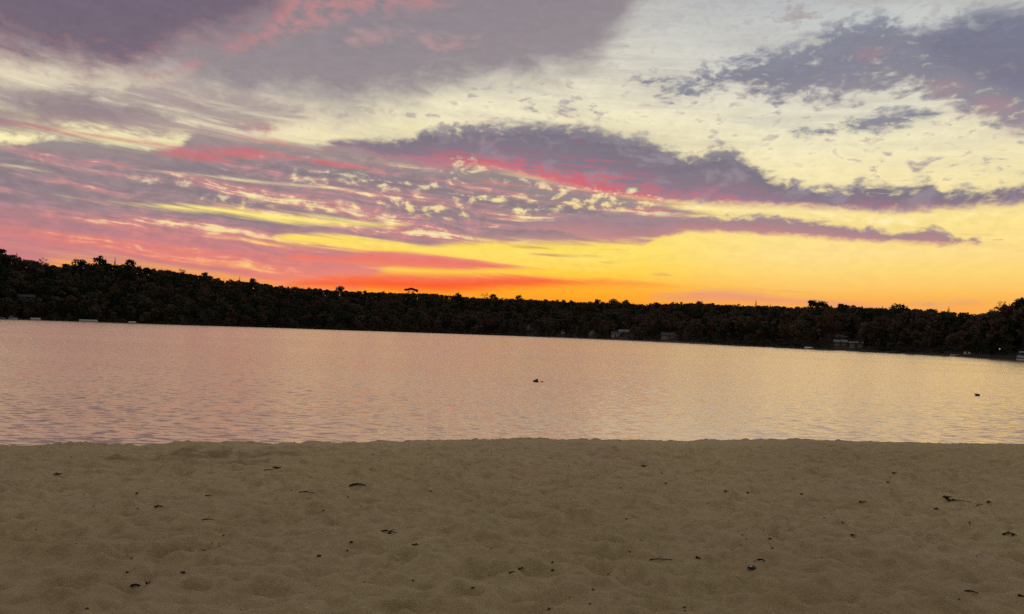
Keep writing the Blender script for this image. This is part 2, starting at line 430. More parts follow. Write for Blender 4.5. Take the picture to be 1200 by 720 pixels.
# 5 spike-shaped sheet below
spike_top = [(600, 262), (660, 250), (700, 246), (750, 251), (800, 249), (850, 252), (900, 249), (930, 255), (960, 256), (990, 262), (1010, 264), (1030, 266), (1050, 270), (1075, 268), (1092, 262), (1104, 270), (1130, 278), (1165, 284), (1200, 290), (1230, 293)]
spike_bot = [(600, 268), (660, 274), (700, 282), (750, 289), (780, 280), (820, 274), (870, 276), (940, 280), (1000, 285), (1060, 288), (1110, 290), (1150, 289), (1200, 292), (1230, 294)]
sky, _ = layer(sky, spike_top, spike_bot, 0.4, 0.35, 1.3, 0.6, 'FE', body([(0, (210, 148, 134)), (0.25, (188, 136, 138)), (0.6, (166, 134, 140)), (1, (156, 138, 143))], 0.5))
sky = gap(sky, [(715, 278), (760, 277), (800, 281), (830, 285)], [(715, 280), (760, 284), (800, 286), (830, 286)], (255, 222, 120), (255, 226, 130), 0.25, 0.5, 'ST2', 0.7)
# thin dark slivers over the yellow
for (x0, x1, y, d, w) in ((590, 655, 288, 5, 3), (600, 720, 298, 4, 3), (690, 740, 292, 2, 2), (760, 790, 321, 2, 2.2), (808, 860, 324, 1, 1.4), (1120, 1170, 274, 1, 1.5), (1180, 1210, 293, 2, 2.5), (0, 30, 300, 3, 3), (700, 730, 307, 1, 1.5), (880, 900, 326, 1, 1)):
    xm = (x0 + x1) / 2
    sky, _ = layer(sky, [(x0, y), (xm, y + d / 2 - w), (x1, y + d)], [(x0, y + 0.5), (xm, y + d / 2 + w * .6), (x1, y + d + 0.5)], 0.2, 0.2, 0.4, 0.4, 'ST2', body([(0, (205, 140, 90)), (1, (190, 130, 110))]), 0.9)
# 6 pink lens and red glow above the hills
sky, _ = layer(sky, [(340, 296), (400, 297), (450, 293), (500, 296), (540, 301), (580, 307), (620, 312), (660, 316)], [(340, 306), (400, 311), (450, 315), (500, 318), (560, 318), (620, 317), (660, 317)],
               0.3, 0.3, 0.7, 0.5, 'ST2', body([(0, (244, 140, 96)), (0.5, (236, 122, 108)), (1, (226, 128, 118))], 0.3))
sky, _ = layer(sky, [(330, 330), (380, 322), (440, 318), (500, 318), (560, 319), (620, 320), (680, 323), (740, 327), (790, 331), (840, 335), (900, 340)],
               [(330, 340), (380, 342), (440, 345), (500, 348), (560, 346), (620, 342), (680, 339), (740, 338), (790, 338), (840, 340), (900, 343)],
               0.45, 0.7, 0.8, 0.5, 'ST2', body([(0, (255, 112, 44)), (0.45, (252, 96, 50)), (0.8, (246, 122, 84)), (1, (244, 140, 100))], 0.2))
sky = gap(sky, [(420, 312), (460, 313), (520, 318), (560, 318)], [(420, 313), (460, 318), (520, 321), (560, 320)], (255, 215, 110), (255, 220, 120), 0.25, 0.5, 'ST2', 0.7)
# pinkish bars low on the right
sky, _ = layer(sky, [(760, 346), (800, 342), (830, 337), (880, 340), (930, 346), (1000, 350), (1060, 356)], [(760, 352), (800, 356), (850, 358), (930, 362), (1000, 364), (1060, 360)], 0.45, 0.5, 0.8, 0.5, 'ST2', body([(0, (246, 150, 100)), (1, (226, 160, 128))], 0.3), 0.9)
sky, _ = layer(sky, [(900, 342), (920, 340), (960, 343), (985, 345)], [(900, 343), (920, 343), (960, 345), (985, 346)], 0.2, 0.2, 0.3, 0.3, 'ST2', body([(0, (225, 155, 105)), (1, (225, 155, 105))]), 0.8)
sky, _ = layer(sky, [(1060, 356), (1080, 351), (1100, 355), (1135, 350), (1150, 354), (1165, 358)], [(1060, 360), (1080, 362), (1100, 364), (1135, 362), (1150, 360), (1165, 359)], 0.35, 0.4, 0.8, 0.5, 'FL2', body([(0, (240, 160, 100)), (1, (205, 160, 135))], 0.4), 0.8)
sky, _ = layer(sky, [(760, 344), (790, 343), (820, 345)], [(760, 346), (790, 346), (820, 347)], 0.2, 0.2, 0.3, 0.3, 'ST2', body([(0, (235, 150, 90)), (1, (235, 150, 90))]), 0.8)

# 7 slate clouds, top right
SL = body([(0, (172, 158, 158)), (0.14, (148, 142, 150)), (0.45, (130, 129, 144)), (0.85, (134, 136, 150)), (1, (166, 168, 170))], 0.5)
slate_top = [(730, 92), (760, 86), (800, 82), (830, 70), (870, 58), (910, 45), (940, 38), (965, 22), (985, 12), (1010, 8), (1030, 4), (1060, 16), (1090, 24), (1110, 10), (1150, -4), (1200, -4), (1300, -60)]
slate_bot = [(730, 94), (770, 112), (800, 122), (830, 118), (860, 108), (880, 124), (930, 128), (990, 128), (1040, 118), (1070, 118), (1100, 134), (1140, 146), (1180, 166), (1200, 172), (1300, 190)]
sky, _ = layer(sky, slate_top, slate_bot, 1.3, 1.3, 3.8, 3.4, 'FE', SL, 0.97, ('FE', 0.0, 0.46))
sky, _ = layer(sky, [(1050, 40), (1090, 20), (1150, 0), (1200, -10), (1300, -60)], [(1050, 44), (1090, 80), (1130, 96), (1200, 128), (1300, 150)], 1.4, 1.4, 2.0, 2.0, 'FL', body([(0, (122, 118, 138)), (1, (114, 117, 138))]), 0.75)
sky, _ = layer(sky, [(915, 162), (940, 142), (970, 146), (990, 138), (1020, 128), (1060, 122), (1110, 120)], [(915, 164), (940, 166), (970, 160), (1000, 158), (1040, 162), (1070, 152), (1110, 140)], 0.8, 0.8, 2.2, 2.2, 'FE', SL, 0.95, ('FE', 0.0, 0.42))
sky, _ = layer(sky, [(780, 112), (800, 104), (830, 108)], [(780, 122), (800, 118), (830, 112)], 0.5, 0.5, 2.0, 2.0, 'FL2', SL, 0.8)
# pinkish smudges on it
for (x, y, w, h) in ((1020, 62, 30, 12), (955, 62, 20, 7), (1110, 98, 40, 16), (1170, 122, 44, 18), (1130, 130, 40, 14), (1190, 150, 30, 18)):
    sky, _ = layer(sky, [(x - w, y), (x, y - h), (x + w, y)], [(x - w, y + 1), (x, y + h), (x + w, y + 1)], 1.2, 1.2, 2.4, 2.4, 'FL', body([(0, (178, 140, 144)), (1, (172, 132, 142))]), 0.6)
sky = close_group(sky)
# 8 broken cloud over the rest of the dome (overhead and outside the picture)
hi = N.mul(N.mul(N.step(EL, 24.0, 34.0), N.step(FL, 0.32, 0.52)), N.sub(1.0, N.mul(N.mul(N.step(AZ, -14.0, -2.0), N.step(AZ, 34.0, 22.0)), N.step(EL, 48.0, 38.0, 0.0, 0.8))))
sky = N.mix(N.mul(hi, 0.85), sky, N.mix(N.step(AZ, -25.0, 25.0), lin(128, 112, 134), lin(132, 130, 146)))

vm = N.new('ShaderNodeVectorMath', operation='SCALE')
N.put(vm.inputs[0], sky)
N.put(vm.inputs['Scale'], N.mad(GRAIN, N.step(EL, 3.0, 9.0, 0.05, 0.24), 1.0))
sky = vm.outputs[0]

# 9 twilight sky away from the glow: Nishita sky with the sun on the horizon
nis = N.new('ShaderNodeTexSky', sky_type='NISHITA')
nis.sun_disc = False
nis.sun_elevation = SUN_EL * D2R
nis.sun_rotation = SUN_AZ * D2R
nis.altitude = 50
nis.air_density = 1.2
nis.dust_density = 1.5
nv = N.new('ShaderNodeVectorMath', operation='MULTIPLY_ADD')
N.put(nv.inputs[0], nis.outputs[0])
nv.inputs[1].default_value = (0.05, 0.05, 0.05)
nv.inputs[2].default_value = (0.0, 0.0, 0.0)
AAZ = N.math('ABSOLUTE', AZ)
back = N.math('MAXIMUM', N.step(AAZ, 48.0, 105.0), N.step(EL, 38.0, 70.0))
veil = N.mix(N.step(EL, 12.0, 55.0), lin(82, 77, 86), lin(162, 152, 147))
na = N.new('ShaderNodeVectorMath', operation='ADD')
N.put(na.inputs[0], nv.outputs[0])
N.put(na.inputs[1], veil)
sky = N.mix(back, sky, na.outputs[0])

bg = N.new('ShaderNodeBackground')
N.put(bg.inputs[0], sky)
bg.inputs[1].default_value = 1.0
wo = N.new('ShaderNodeOutputWorld')
wt.links.new(bg.outputs[0], wo.inputs[0])
world.cycles.sampling_method = 'MANUAL'
world.cycles.sample_map_resolution = 1024

sun = bpy.data.lights.new("sun", 'SUN')
sun.energy = 2.0
sun.angle = 0.5 * D2R
sun.color = (1.0, 0.55, 0.25)
so = bpy.data.objects.new("sun", sun)
COL.objects.link(so)
sd = Vector((math.sin(SUN_AZ * D2R) * math.cos(SUN_EL * D2R), math.cos(SUN_AZ * D2R) * math.cos(SUN_EL * D2R), math.sin(SUN_EL * D2R)))
so.rotation_euler = (-sd).to_track_quat('-Z', 'Y').to_euler()
so.location = sd * 50 + Vector((0, 0, 30))
# ------------------------------------------------------------------ helpers for objects
def link(o, parent=None):
    COL.objects.link(o)
    if parent is not None:
        o.parent = parent
    return o


def tag(o, label=None, cat=None, group=None, kind=None):
    for k, v in (("label", label), ("category", cat), ("group", group), ("kind", kind)):
        if v:
            o[k] = v
    return o


def empty(name, loc, rz=0.0, s=1.0):
    o = bpy.data.objects.new(name, None)
    o.empty_display_size = 0.3
    o.location = loc
    o.rotation_euler = (0, 0, rz)
    o.scale = (s, s, s)
    return link(o)


def np_mesh(name, verts, faces, mats, mat_idx=None, smooth=False):
    """verts (n,3), faces: list of arrays, each (m,k)"""
    me = bpy.data.meshes.new(name)
    verts = np.asarray(verts, dtype=np.float32)
    me.vertices.add(len(verts))
    me.vertices.foreach_set("co", verts.ravel())
    loops = np.concatenate([np.asarray(f, dtype=np.int32).ravel() for f in faces])
    sizes = np.concatenate([np.full(len(f), np.asarray(f).shape[1], dtype=np.int32) for f in faces])
    starts = np.concatenate([[0], np.cumsum(sizes)[:-1]]).astype(np.int32)
    me.loops.add(len(loops))
    me.loops.foreach_set("vertex_index", loops)
    me.polygons.add(len(sizes))
    me.polygons.foreach_set("loop_start", starts)
    me.polygons.foreach_set("loop_total", sizes)
    if mat_idx is not None:
        me.polygons.foreach_set("material_index", np.asarray(mat_idx, dtype=np.int32))
    me.polygons.foreach_set("use_smooth", np.full(len(sizes), smooth, dtype=bool))
    for m in (mats if isinstance(mats, (list, tuple)) else [mats]):
        me.materials.append(m)
    me.update(calc_edges=True)
    return me


def obj(name, me, parent=None):
    return link(bpy.data.objects.new(name, me), parent)


class MB:
    """collects boxes, tubes, prisms into one mesh"""
    def __init__(self):
        self.v, self.q, self.t = [], [], []

    def box(self, x0, x1, y0, y1, z0, z1):
        b = len(self.v)
        self.v += [(x0, y0, z0), (x1, y0, z0), (x1, y1, z0), (x0, y1, z0), (x0, y0, z1), (x1, y0, z1), (x1, y1, z1), (x0, y1, z1)]
        self.q += [tuple(b + i for i in f) for f in ((0, 3, 2, 1), (4, 5, 6, 7), (0, 1, 5, 4), (1, 2, 6, 5), (2, 3, 7, 6), (3, 0, 4, 7))]
        return self

    def tube(self, pts, rad, n=6):
        """closed tube through pts with radius per point"""
        pts = [Vector(p) for p in pts]
        b = len(self.v)
        for i, p in enumerate(pts):
            d = (pts[min(i + 1, len(pts) - 1)] - pts[max(i - 1, 0)]).normalized()
            a = d.orthogonal().normalized() if abs(d.z) < 0.9 else Vector((1, 0, 0))
            a = (a - d * a.dot(d)).normalized()
            c = d.cross(a)
            r = rad[i] if isinstance(rad, (list, tuple)) else rad
            for k in range(n):
                w = 2 * math.pi * k / n
                self.v.append(tuple(p + (a * math.cos(w) + c * math.sin(w)) * r))
        for i in range(len(pts) - 1):
            for k in range(n):
                k2 = (k + 1) % n
                self.q.append((b + i * n + k, b + i * n + k2, b + (i + 1) * n + k2, b + (i + 1) * n + k))
        for k in range(1, n - 1):
            self.t.append((b, b + k + 1, b + k))
            e = b + (len(pts) - 1) * n
            self.t.append((e, e + k, e + k + 1))
        return self

    def lathe(self, prof, n=16, cx=0.0, cy=0.0):
        b = len(self.v)
        for r, z in prof:
            for k in range(n):
                w = 2 * math.pi * k / n
                self.v.append((cx + r * math.cos(w), cy + r * math.sin(w), z))
        for i in range(len(prof) - 1):
            for k in range(n):
                k2 = (k + 1) % n
                self.q.append((b + i * n + k, b + i * n + k2, b + (i + 1) * n + k2, b + (i + 1) * n + k))
        return self

    def prism(self, poly, x0, x1):
        """polygon in (y, z) extruded along x"""
        b, n = len(self.v), len(poly)
        self.v += [(x0, y, z) for y, z in poly] + [(x1, y, z) for y, z in poly]
        for k in range(n):
            k2 = (k + 1) % n
            self.q.append((b + k, b + k2, b + n + k2, b + n + k))
        for k in range(1, n - 1):
            self.t += [(b, b + k + 1, b + k), (b + n, b + n + k, b + n + k + 1)]
        return self

    def mesh(self, name, mat, smooth=False):
        fs = [np.array(f) for f in (self.q, self.t) if f]
        return np_mesh(name, np.array(self.v), fs, mat, None, smooth)

    def build(self, name, mat, parent=None, smooth=False):
        return obj(name, self.mesh(name, mat, smooth), parent)


def material(name, base, rough=0.8, spec=0.3, **kw):
    m = bpy.data.materials.new(name)
    m.use_nodes = True
    b = m.node_tree.nodes['Principled BSDF']
    b.inputs['Base Color'].default_value = (*base, 1)
    b.inputs['Roughness'].default_value = rough
    b.inputs['Specular IOR Level'].default_value = spec
    for k, v in kw.items():
        b.inputs[k].default_value = v
    return m


def noisy(name, c1, c2, scale, rough=0.85, spec=0.2, detail=5, lo=0.35, hi=0.65):
    """two-tone procedural material in object space"""
    m = material(name, c1, rough, spec)
    n = Nodes(m.node_tree)
    b = m.node_tree.nodes['Principled BSDF']
    t = n.new('ShaderNodeTexCoord')
    z = n.noise(t.outputs['Object'], scale, detail, 0.6, '3D').outputs[0]
    n.put(b.inputs['Base Color'], n.mix(n.step(z, lo, hi), (*c1, 1), (*c2, 1)))
    return m


def perlin(x, y, seed):
    """gradient noise, about -1..1"""
    r = np.random.default_rng(seed)
    g = r.uniform(0, 2 * math.pi, (256, 256))
    gx, gy = np.cos(g), np.sin(g)
    xi, yi = np.floor(x).astype(np.int64), np.floor(y).astype(np.int64)
    fx, fy = x - xi, y - yi
    u, v = fx * fx * fx * (fx * (fx * 6 - 15) + 10), fy * fy * fy * (fy * (fy * 6 - 15) + 10)

    def dot(i, j):
        a, b = (xi + i) & 255, (yi + j) & 255
        return gx[a, b] * (fx - i) + gy[a, b] * (fy - j)
    return 1.5 * ((dot(0, 0) * (1 - u) + dot(1, 0) * u) * (1 - v) + (dot(0, 1) * (1 - u) + dot(1, 1) * u) * v)


def grid_faces(nr, nc):
    i = np.arange(nr - 1)[:, None] * nc + np.arange(nc - 1)[None, :]
    return np.stack([i, i + 1, i + 1 + nc, i + nc], -1).reshape(-1, 4)


# ------------------------------------------------------------------ the sand beach
SAND_Z = 0.65
_cr = []
for px, py in ((-200, 523), (0, 522.5), (60, 521), (130, 523.5), (165, 521), (200, 517.8), (225, 517), (260, 519), (300, 521.5), (400, 518.5), (500, 516),
               (600, 515), (700, 515), (800, 517), (900, 516), (930, 515), (1000, 517), (1100, 519), (1200, 521), (1400, 524)):
    d = ray(px, py)
    k = (EYE - SAND_Z) / -d.z
    _cr.append((d.x * k, d.y * k))
_cx, _cy = np.array([c[0] for c in _cr]), np.array([c[1] for c in _cr])


def crest_y(x):
    y = np.interp(x, _cx, _cy)
    y = np.where(x < _cx[0], _cy[0] + (x - _cx[0]) * 0.10, y)
    return np.where(x > _cx[-1], _cy[-1] + (x - _cx[-1]) * 0.05, y)


_fr = np.random.default_rng(5)
FOOT = []
for _ in range(330):
    y = _fr.uniform(3.6, 11.0)
    FOOT.append((_fr.uniform(-0.85 * y, 0.85 * y), y, _fr.uniform(0, math.pi), _fr.uniform(0.09, 0.19), _fr.uniform(0.05, 0.09), _fr.uniform(0.008, 0.030)))


def px_ground(px, py, z=SAND_Z):
    d = ray(px, py)
    k = (EYE - z) / -d.z
    return d.x * k, d.y * k


def sand_hit(px, py):
    """where the sight line through a pixel meets the uneven sand"""
    d = ray(px, py)
    k0 = (EYE - SAND_Z) / -d.z
    k = np.linspace(k0 * 0.82, k0 * 1.12, 160)
    x, y, z = d.x * k, d.y * k, EYE + d.z * k
    low = np.argwhere(z <= sand_z(x, y))
    i = int(low[0][0]) if len(low) else int(np.argmin(np.abs(k - k0)))
    return float(x[i]), float(y[i])


# the clearer hollows of the photograph
for px, py, a, la, lb, dep in ((175, 652, 0.2, .22, .09, .035), (100, 692, 0.1, .25, .09, .04), (565, 674, 0.5, .17, .09, .05), (632, 668, 0.1, .18, .08, .03), (432, 641, 0.0, .20, .06, .03),
                               (115, 695, 0.1, .2, .08, .03), (330, 692, 0.1, .2, .08, .03), (490, 712, 0.2, .2, .08, .035), (800, 693, 0.05, .45, .10, .03), (640, 702, 0.05, .22, .08, .035),
                               (700, 648, 0.0, .16, .06, .025), (165, 652, 0.5, .18, .07, .03), (60, 648, 0.0, .2, .07, .02), (955, 628, 0.0, .2, .07, .02), (1010, 588, 0.0, .12, .06, .03),
                               (1165, 690, 0.1, .25, .09, .025), (950, 705, 0.1, .25, .08, .02), (25, 635, 0.1, .15, .07, .02), (240, 641, 0.1, .2, .06, .02), (350, 675, 0.4, .18, .07, .03)):
    gx, gy = px_ground(px, py)
    FOOT.append((gx, gy, a, la, lb, dep))


def sand_z(x, y):
    x, y = np.asarray(x, float), np.asarray(y, float)
    s = y - crest_y(x)
    z = np.full_like(s, SAND_Z)
    z += 0.030 * perlin(x / 1.7 + 3, y / 1.3 + 9, 1) + 0.030 * perlin(x / 0.62, y / 0.42, 2)
    z += 0.042 * perlin(x / 0.36, y / 0.17, 3) + 0.028 * perlin(x / 0.16, y / 0.075, 4) + 0.008 * perlin(x / 0.05, y / 0.04, 14)
    z -= 0.065 * np.clip(perlin(x / 0.26 + 5, y / 0.12, 15) - 0.12, 0, None) + 0.030 * np.clip(perlin(x / 0.13 + 5, y / 0.07, 16) - 0.10, 0, None)
    # hummocks on the brink are low so that its line stays as drawn
    z -= 0.88 * np.exp(-(s / 0.7) ** 2) * (z - SAND_Z)
    z += np.exp(-((s + 0.05) / 0.35) ** 2) * (0.007 * perlin(x / 0.5, y * 0 + 0.3, 21) + 0.005 * perlin(x / 0.13, y * 0 + 0.7, 22))
    for fx, fy, a, la, lb, dep in FOOT:
        if x.size > 100 and x.ndim > 1:
            m = (np.abs(x - fx) < 0.8) & (np.abs(y - fy) < 0.8)
            if not m.any():
                continue
            xx, yy = x[m] - fx, y[m] - fy
        else:
            m, xx, yy = slice(None), x - fx, y - fy
        ca, sa = math.cos(a), math.sin(a)
        q = ((xx * ca + yy * sa) / la) ** 2 + ((-xx * sa + yy * ca) / lb) ** 2
        z[m] += 2.3 * dep * (-np.exp(-q) + 0.45 * np.exp(-((np.sqrt(q) - 1.55) / 0.45) ** 2))
    # the heaped edge of a dragged furrow near the brink
    for (pa, pb, dep, w) in (((120, 541), (230, 537.5), .17, .14), ((215, 534), (340, 534.5), .14, .13), ((180, 543), (300, 540), .06, .11), ((300, 529), (380, 531), .04, .08)):
        ax, ay = px_ground(*pa)
        bx, by = px_ground(*pb)
        t = np.clip(((x - ax) * (bx - ax) + (y - ay) * (by - ay)) / ((bx - ax) ** 2 + (by - ay) ** 2), 0, 1)
        q = ((x - ax - t * (bx - ax)) ** 2 + (y - ay - t * (by - ay)) ** 2) / w ** 2
        z += 0.45 * dep * np.exp(-q) * (0.8 + 0.4 * perlin(x / 0.2, y / 0.2, 8))
    # beach face falling to the lake
    z -= 0.19 * 0.25 * np.log1p(np.exp(np.clip((s - 0.15) / 0.25, -30, 60)))
    # the land rises gently behind the viewer
    z += np.clip(-y - 5, 0, None) * 0.03
    return z


def spaced(lo, hi, step, far, grow=1.12):
    a = list(np.arange(lo, hi, step))
    d, v = step, a[-1]
    while v < far[1]:
        d *= grow
        v += d
        a.append(v)
    d, v = step, a[0]
    while v > far[0]:
        d *= grow
        v -= d
        a.insert(0, v)
    return np.array(a)


bx_, by_ = spaced(-9.5, 9.8, 0.023, (-400, 400)), spaced(3.2, 14.6, 0.0195, (-400, 19.5))
X, Y = np.meshgrid(bx_, by_)
Z = sand_z(X, Y)
msand = material("sand", (0.3, 0.24, 0.16), 0.95, 0.1)
n = Nodes(msand.node_tree)
b = msand.node_tree.nodes['Principled BSDF']
t = n.new('ShaderNodeTexCoord')
o3 = t.outputs['Object']
big = n.noise(o3, 0.55, 4, 0.6, '3D').outputs[0]
med = n.noise(o3, 9.0, 6, 0.65, '3D').outputs[0]
fine = n.noise(o3, 160.0, 3, 0.7, '3D').outputs[0]
c = n.mix(n.step(big, 0.35, 0.65), lin(216, 199, 150), lin(216, 194, 154))
wide = n.noise(o3, 0.22, 3, 0.5, '3D').outputs[0]
c = n.mix(n.mul(n.step(wide, 0.40, 0.66), 0.35), c, lin(180, 163, 114))
c = n.mix(n.mul(n.step(med, 0.42, 0.72), 0.5), c, lin(166, 147, 108))
c = n.mix(n.mul(n.step(fine, 0.55, 0.72), 0.35), c, lin(126, 107, 77))
c = n.mix(n.mul(n.step(fine, 0.42, 0.28), 0.3), c, lin(226, 208, 164))
n.put(b.inputs['Base Color'], c)
bm = n.new('ShaderNodeBump')
bm.inputs['Strength'].default_value = 0.9
bm.inputs['Distance'].default_value = 0.035
n.put(bm.inputs['Height'], n.add(n.noise(o3, 38.0, 6, 0.7, '3D').outputs[0], n.mul(fine, 0.35)))
n.put(b.inputs['Normal'], bm.outputs[0])
# strips of darker sand colour along the furrow, broken up by noise
furrow_tone = np.zeros_like(X)
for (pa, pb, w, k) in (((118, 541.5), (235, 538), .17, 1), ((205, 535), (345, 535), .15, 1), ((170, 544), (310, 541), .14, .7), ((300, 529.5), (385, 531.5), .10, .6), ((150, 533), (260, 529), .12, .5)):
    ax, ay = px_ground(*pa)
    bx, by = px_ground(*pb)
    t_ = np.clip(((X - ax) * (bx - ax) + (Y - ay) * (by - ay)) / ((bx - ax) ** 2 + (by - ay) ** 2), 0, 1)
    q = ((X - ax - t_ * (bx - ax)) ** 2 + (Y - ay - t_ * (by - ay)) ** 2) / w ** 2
    furrow_tone = np.maximum(furrow_tone, k * np.exp(-q) * np.clip(0.85 + 0.6 * perlin(X / .16, Y / .12, 51), 0, 1))
dn = n.new('ShaderNodeAttribute', attribute_name='furrow_tone')
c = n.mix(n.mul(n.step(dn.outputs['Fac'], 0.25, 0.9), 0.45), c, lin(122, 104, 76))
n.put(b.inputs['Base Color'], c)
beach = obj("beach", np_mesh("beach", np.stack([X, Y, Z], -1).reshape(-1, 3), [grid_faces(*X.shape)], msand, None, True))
at_ = beach.data.attributes.new('furrow_tone', 'FLOAT', 'POINT')
at_.data.foreach_set('value', furrow_tone.astype(np.float32).ravel())
tag(beach, kind='structure')

# ------------------------------------------------------------------ the lake
# far shore: distance of the water's edge by azimuth, from where it meets the water in the photo
_sh = []
for px, py in ((-140, 370.5), (0, 374), (100, 377.2), (200, 380.5), (300, 383.6), (400, 387), (500, 390.3), (600, 393.8), (700, 397.8), (800, 402.3), (900, 407), (1000, 411.7), (1100, 416.6), (1150, 419.4), (1200, 422.3), (1260, 427)):
    d = ray(px, py)
    k = EYE / -d.z
    _sh.append((math.degrees(math.atan2(d.x, d.y)), k * math.hypot(d.x, d.y)))
_sa, _sd = np.array([s[0] for s in _sh]), np.array([s[1] for s in _sh])


def smooth_interp(x, xs, ys):
    """cubic Hermite through the points"""
    x = np.asarray(x, float)
    m = np.gradient(ys, xs)
    i = np.clip(np.searchsorted(xs, x) - 1, 0, len(xs) - 2)
    h = xs[i + 1] - xs[i]
    u = np.clip((x - xs[i]) / h, 0, 1)
    return (ys[i] * (1 + 2 * u) * (1 - u) ** 2 + m[i] * h * u * (1 - u) ** 2 + ys[i + 1] * u * u * (3 - 2 * u) + m[i + 1] * h * u * u * (u - 1))


def shore_d(az):
    az = np.asarray(az, float)
    return smooth_interp(az, _sa, _sd)


mwater = material("water", (0.98, 0.80, 0.63), 0.16, 0.5)
n = Nodes(mwater.node_tree)
b = mwater.node_tree.nodes['Principled BSDF']
b.inputs['IOR'].default_value = 1.6
b.inputs['Metallic'].default_value = 0.9
b.inputs['Specular Tint'].default_value = (1.0, 0.89, 0.76, 1)
t = n.new('ShaderNodeTexCoord')
w3 = t.outputs['Object']
sp = n.new('ShaderNodeSeparateXYZ')
n.put(sp.inputs[0], w3)


def ripples(sx, sy, off, detail, rough):
    v = n.xyz(n.mad(sp.outputs[1], 0.12 * sx, n.mul(sp.outputs[0], sx)), n.mad(sp.outputs[1], sy, off))
    nn = n.noise(v, 1.0, detail, rough, '2D')
    s2 = n.new('ShaderNodeSeparateColor')
    n.put(s2.inputs[0], nn.outputs[1])
    return n.sub(s2.outputs[0], 0.5), n.sub(s2.outputs[1], 0.5)


a0, a1 = ripples(2.1, 5.6, 0.0, 3.0, 0.6)        # wavelets of a hand's breadth
b0, b1 = ripples(0.22, 0.75, 31.0, 2.0, 0.5)     # slower swell of the breeze
patch = n.noise(n.xyz(n.mul(sp.outputs[0], 0.018), n.mul(sp.outputs[1], 0.05)), 1.0, 3.0, 0.5, '2D').outputs[0]
gust = n.step(patch, 0.35, 0.65, 0.75, 1.15)
sl_x = n.mul(n.mad(a0, 0.20, n.mul(b0, 0.07)), gust)
# the faces turned to the beach are the ones in view: ripples run in before the breeze
sl_y = n.mad(n.mad(a1, 0.40, n.mul(b1, 0.06)), gust, 0.086)
nv2 = n.new('ShaderNodeVectorMath', operation='NORMALIZE')
n.put(nv2.inputs[0], n.xyz(sl_x, n.mul(sl_y, -1.0), 1.0))
n.put(b.inputs['Normal'], nv2.outputs[0])

azs = np.concatenate([np.linspace(-89, -44, 30), np.linspace(-43, 43, 240), np.linspace(44, 89, 30)])
rs = np.geomspace(9.0, 1.0, 2)  # placeholder, radial positions are fractions below
fr = np.concatenate([[0.0], np.geomspace(0.004, 1.0, 40)])
A, F = np.meshgrid(azs, fr)
Rw = 5.0 + F * (shore_d(A) + 12.0 - 5.0)
wv = np.stack([Rw * np.sin(A * D2R), Rw * np.cos(A * D2R), np.zeros_like(A)], -1).reshape(-1, 3)
water = obj("water", np_mesh("water", wv, [grid_faces(*A.shape)], mwater, None, True))
tag(water, kind='structure')
# ------------------------------------------------------------------ wooded hills round the lake
SKY = [(-260, 286), (-140, 288), (-60, 290), (0, 294), (20, 300), (33, 303), (55, 308), (70, 311), (85, 309), (105, 309), (130, 309), (150, 309), (165, 312), (185, 314), (200, 316), (225, 320), (245, 322), (258, 327), (280, 328), (300, 330),
       (320, 334), (340, 336), (370, 338), (400, 340), (420, 341), (460, 342), (500, 343), (535, 346), (560, 348), (590, 349), (620, 350), (660, 352), (700, 354), (733, 354), (756, 356), (770, 355), (790, 354), (820, 354), (850, 356),
       (870, 357), (900, 357), (930, 359), (955, 358), (980, 359), (1000, 359), (1020, 359), (1045, 360), (1070, 360), (1085, 362), (1100, 363), (1130, 366), (1145, 366), (1160, 365), (1175, 361), (1190, 354), (1205, 350), (1260, 342), (1330, 340)]
_ka = np.array([azel(*p)[0] for p in SKY])
_ke = np.array([azel(*p)[1] for p in SKY])
_back = [(-140, 150), (0, 170), (200, 190), (400, 230), (600, 260), (800, 240), (950, 200), (1060, 150), (1130, 90), (1180, 55), (1260, 60)]
_ba = np.array([azel(p, 380)[0] for p, _ in _back])
_bb = np.array([v for _, v in _back], float)


def sky_el(az):
    return np.interp(az, _ka, _ke)


def ridge_back(az):
    return np.interp(az, _ba, _bb)


TREE_H = 8.5


def ridge_z(az):
    dr = shore_d(az) + ridge_back(az)
    return np.maximum(EYE + dr * np.tan(sky_el(az) * D2R) - TREE_H, 1.2)


def hill_z(az, dist):
    """height of the ground at an azimuth (degrees) and distance from the viewer"""
    az, dist = np.asarray(az, float), np.asarray(dist, float)
    sd, rb, rz = shore_d(az), ridge_back(az), ridge_z(az)
    u = (dist - sd) / rb
    up = np.clip(u, 0, 1)
    z = 0.5 * np.clip((dist - sd) / 1.5, -1.2, 1) + (rz - 0.5) * (up ** 1.25 * (1 - 0.25 * up) / 0.75)
    dn = np.clip(u - 1, 0, None)
    z = z - rz * 0.35 * np.clip(dn, 0, 1.5) ** 1.3
    x, y = dist * np.sin(az * D2R), dist * np.cos(az * D2R)
    return z + np.clip(up * 4, 0, 1) * (1.6 * perlin(x / 60, y / 60, 31) + 0.5 * perlin(x / 17, y / 17, 32))


def at(az, dist):
    return Vector((dist * math.sin(az * D2R), dist * math.cos(az * D2R), float(hill_z(az, dist))))


def find(px, py):
    """the point of the far bank seen at a pixel, as azimuth and distance"""
    az, el = azel(px, py)
    sd = float(shore_d(az))
    ds = sd + np.linspace(1.5, float(ridge_back(az)), 400)
    e = np.degrees(np.arctan2(hill_z(np.full_like(ds, az), ds) - EYE, ds))
    i = int(np.argmax(e >= el)) if (e >= el).any() else len(ds) - 1
    return az, float(ds[i])


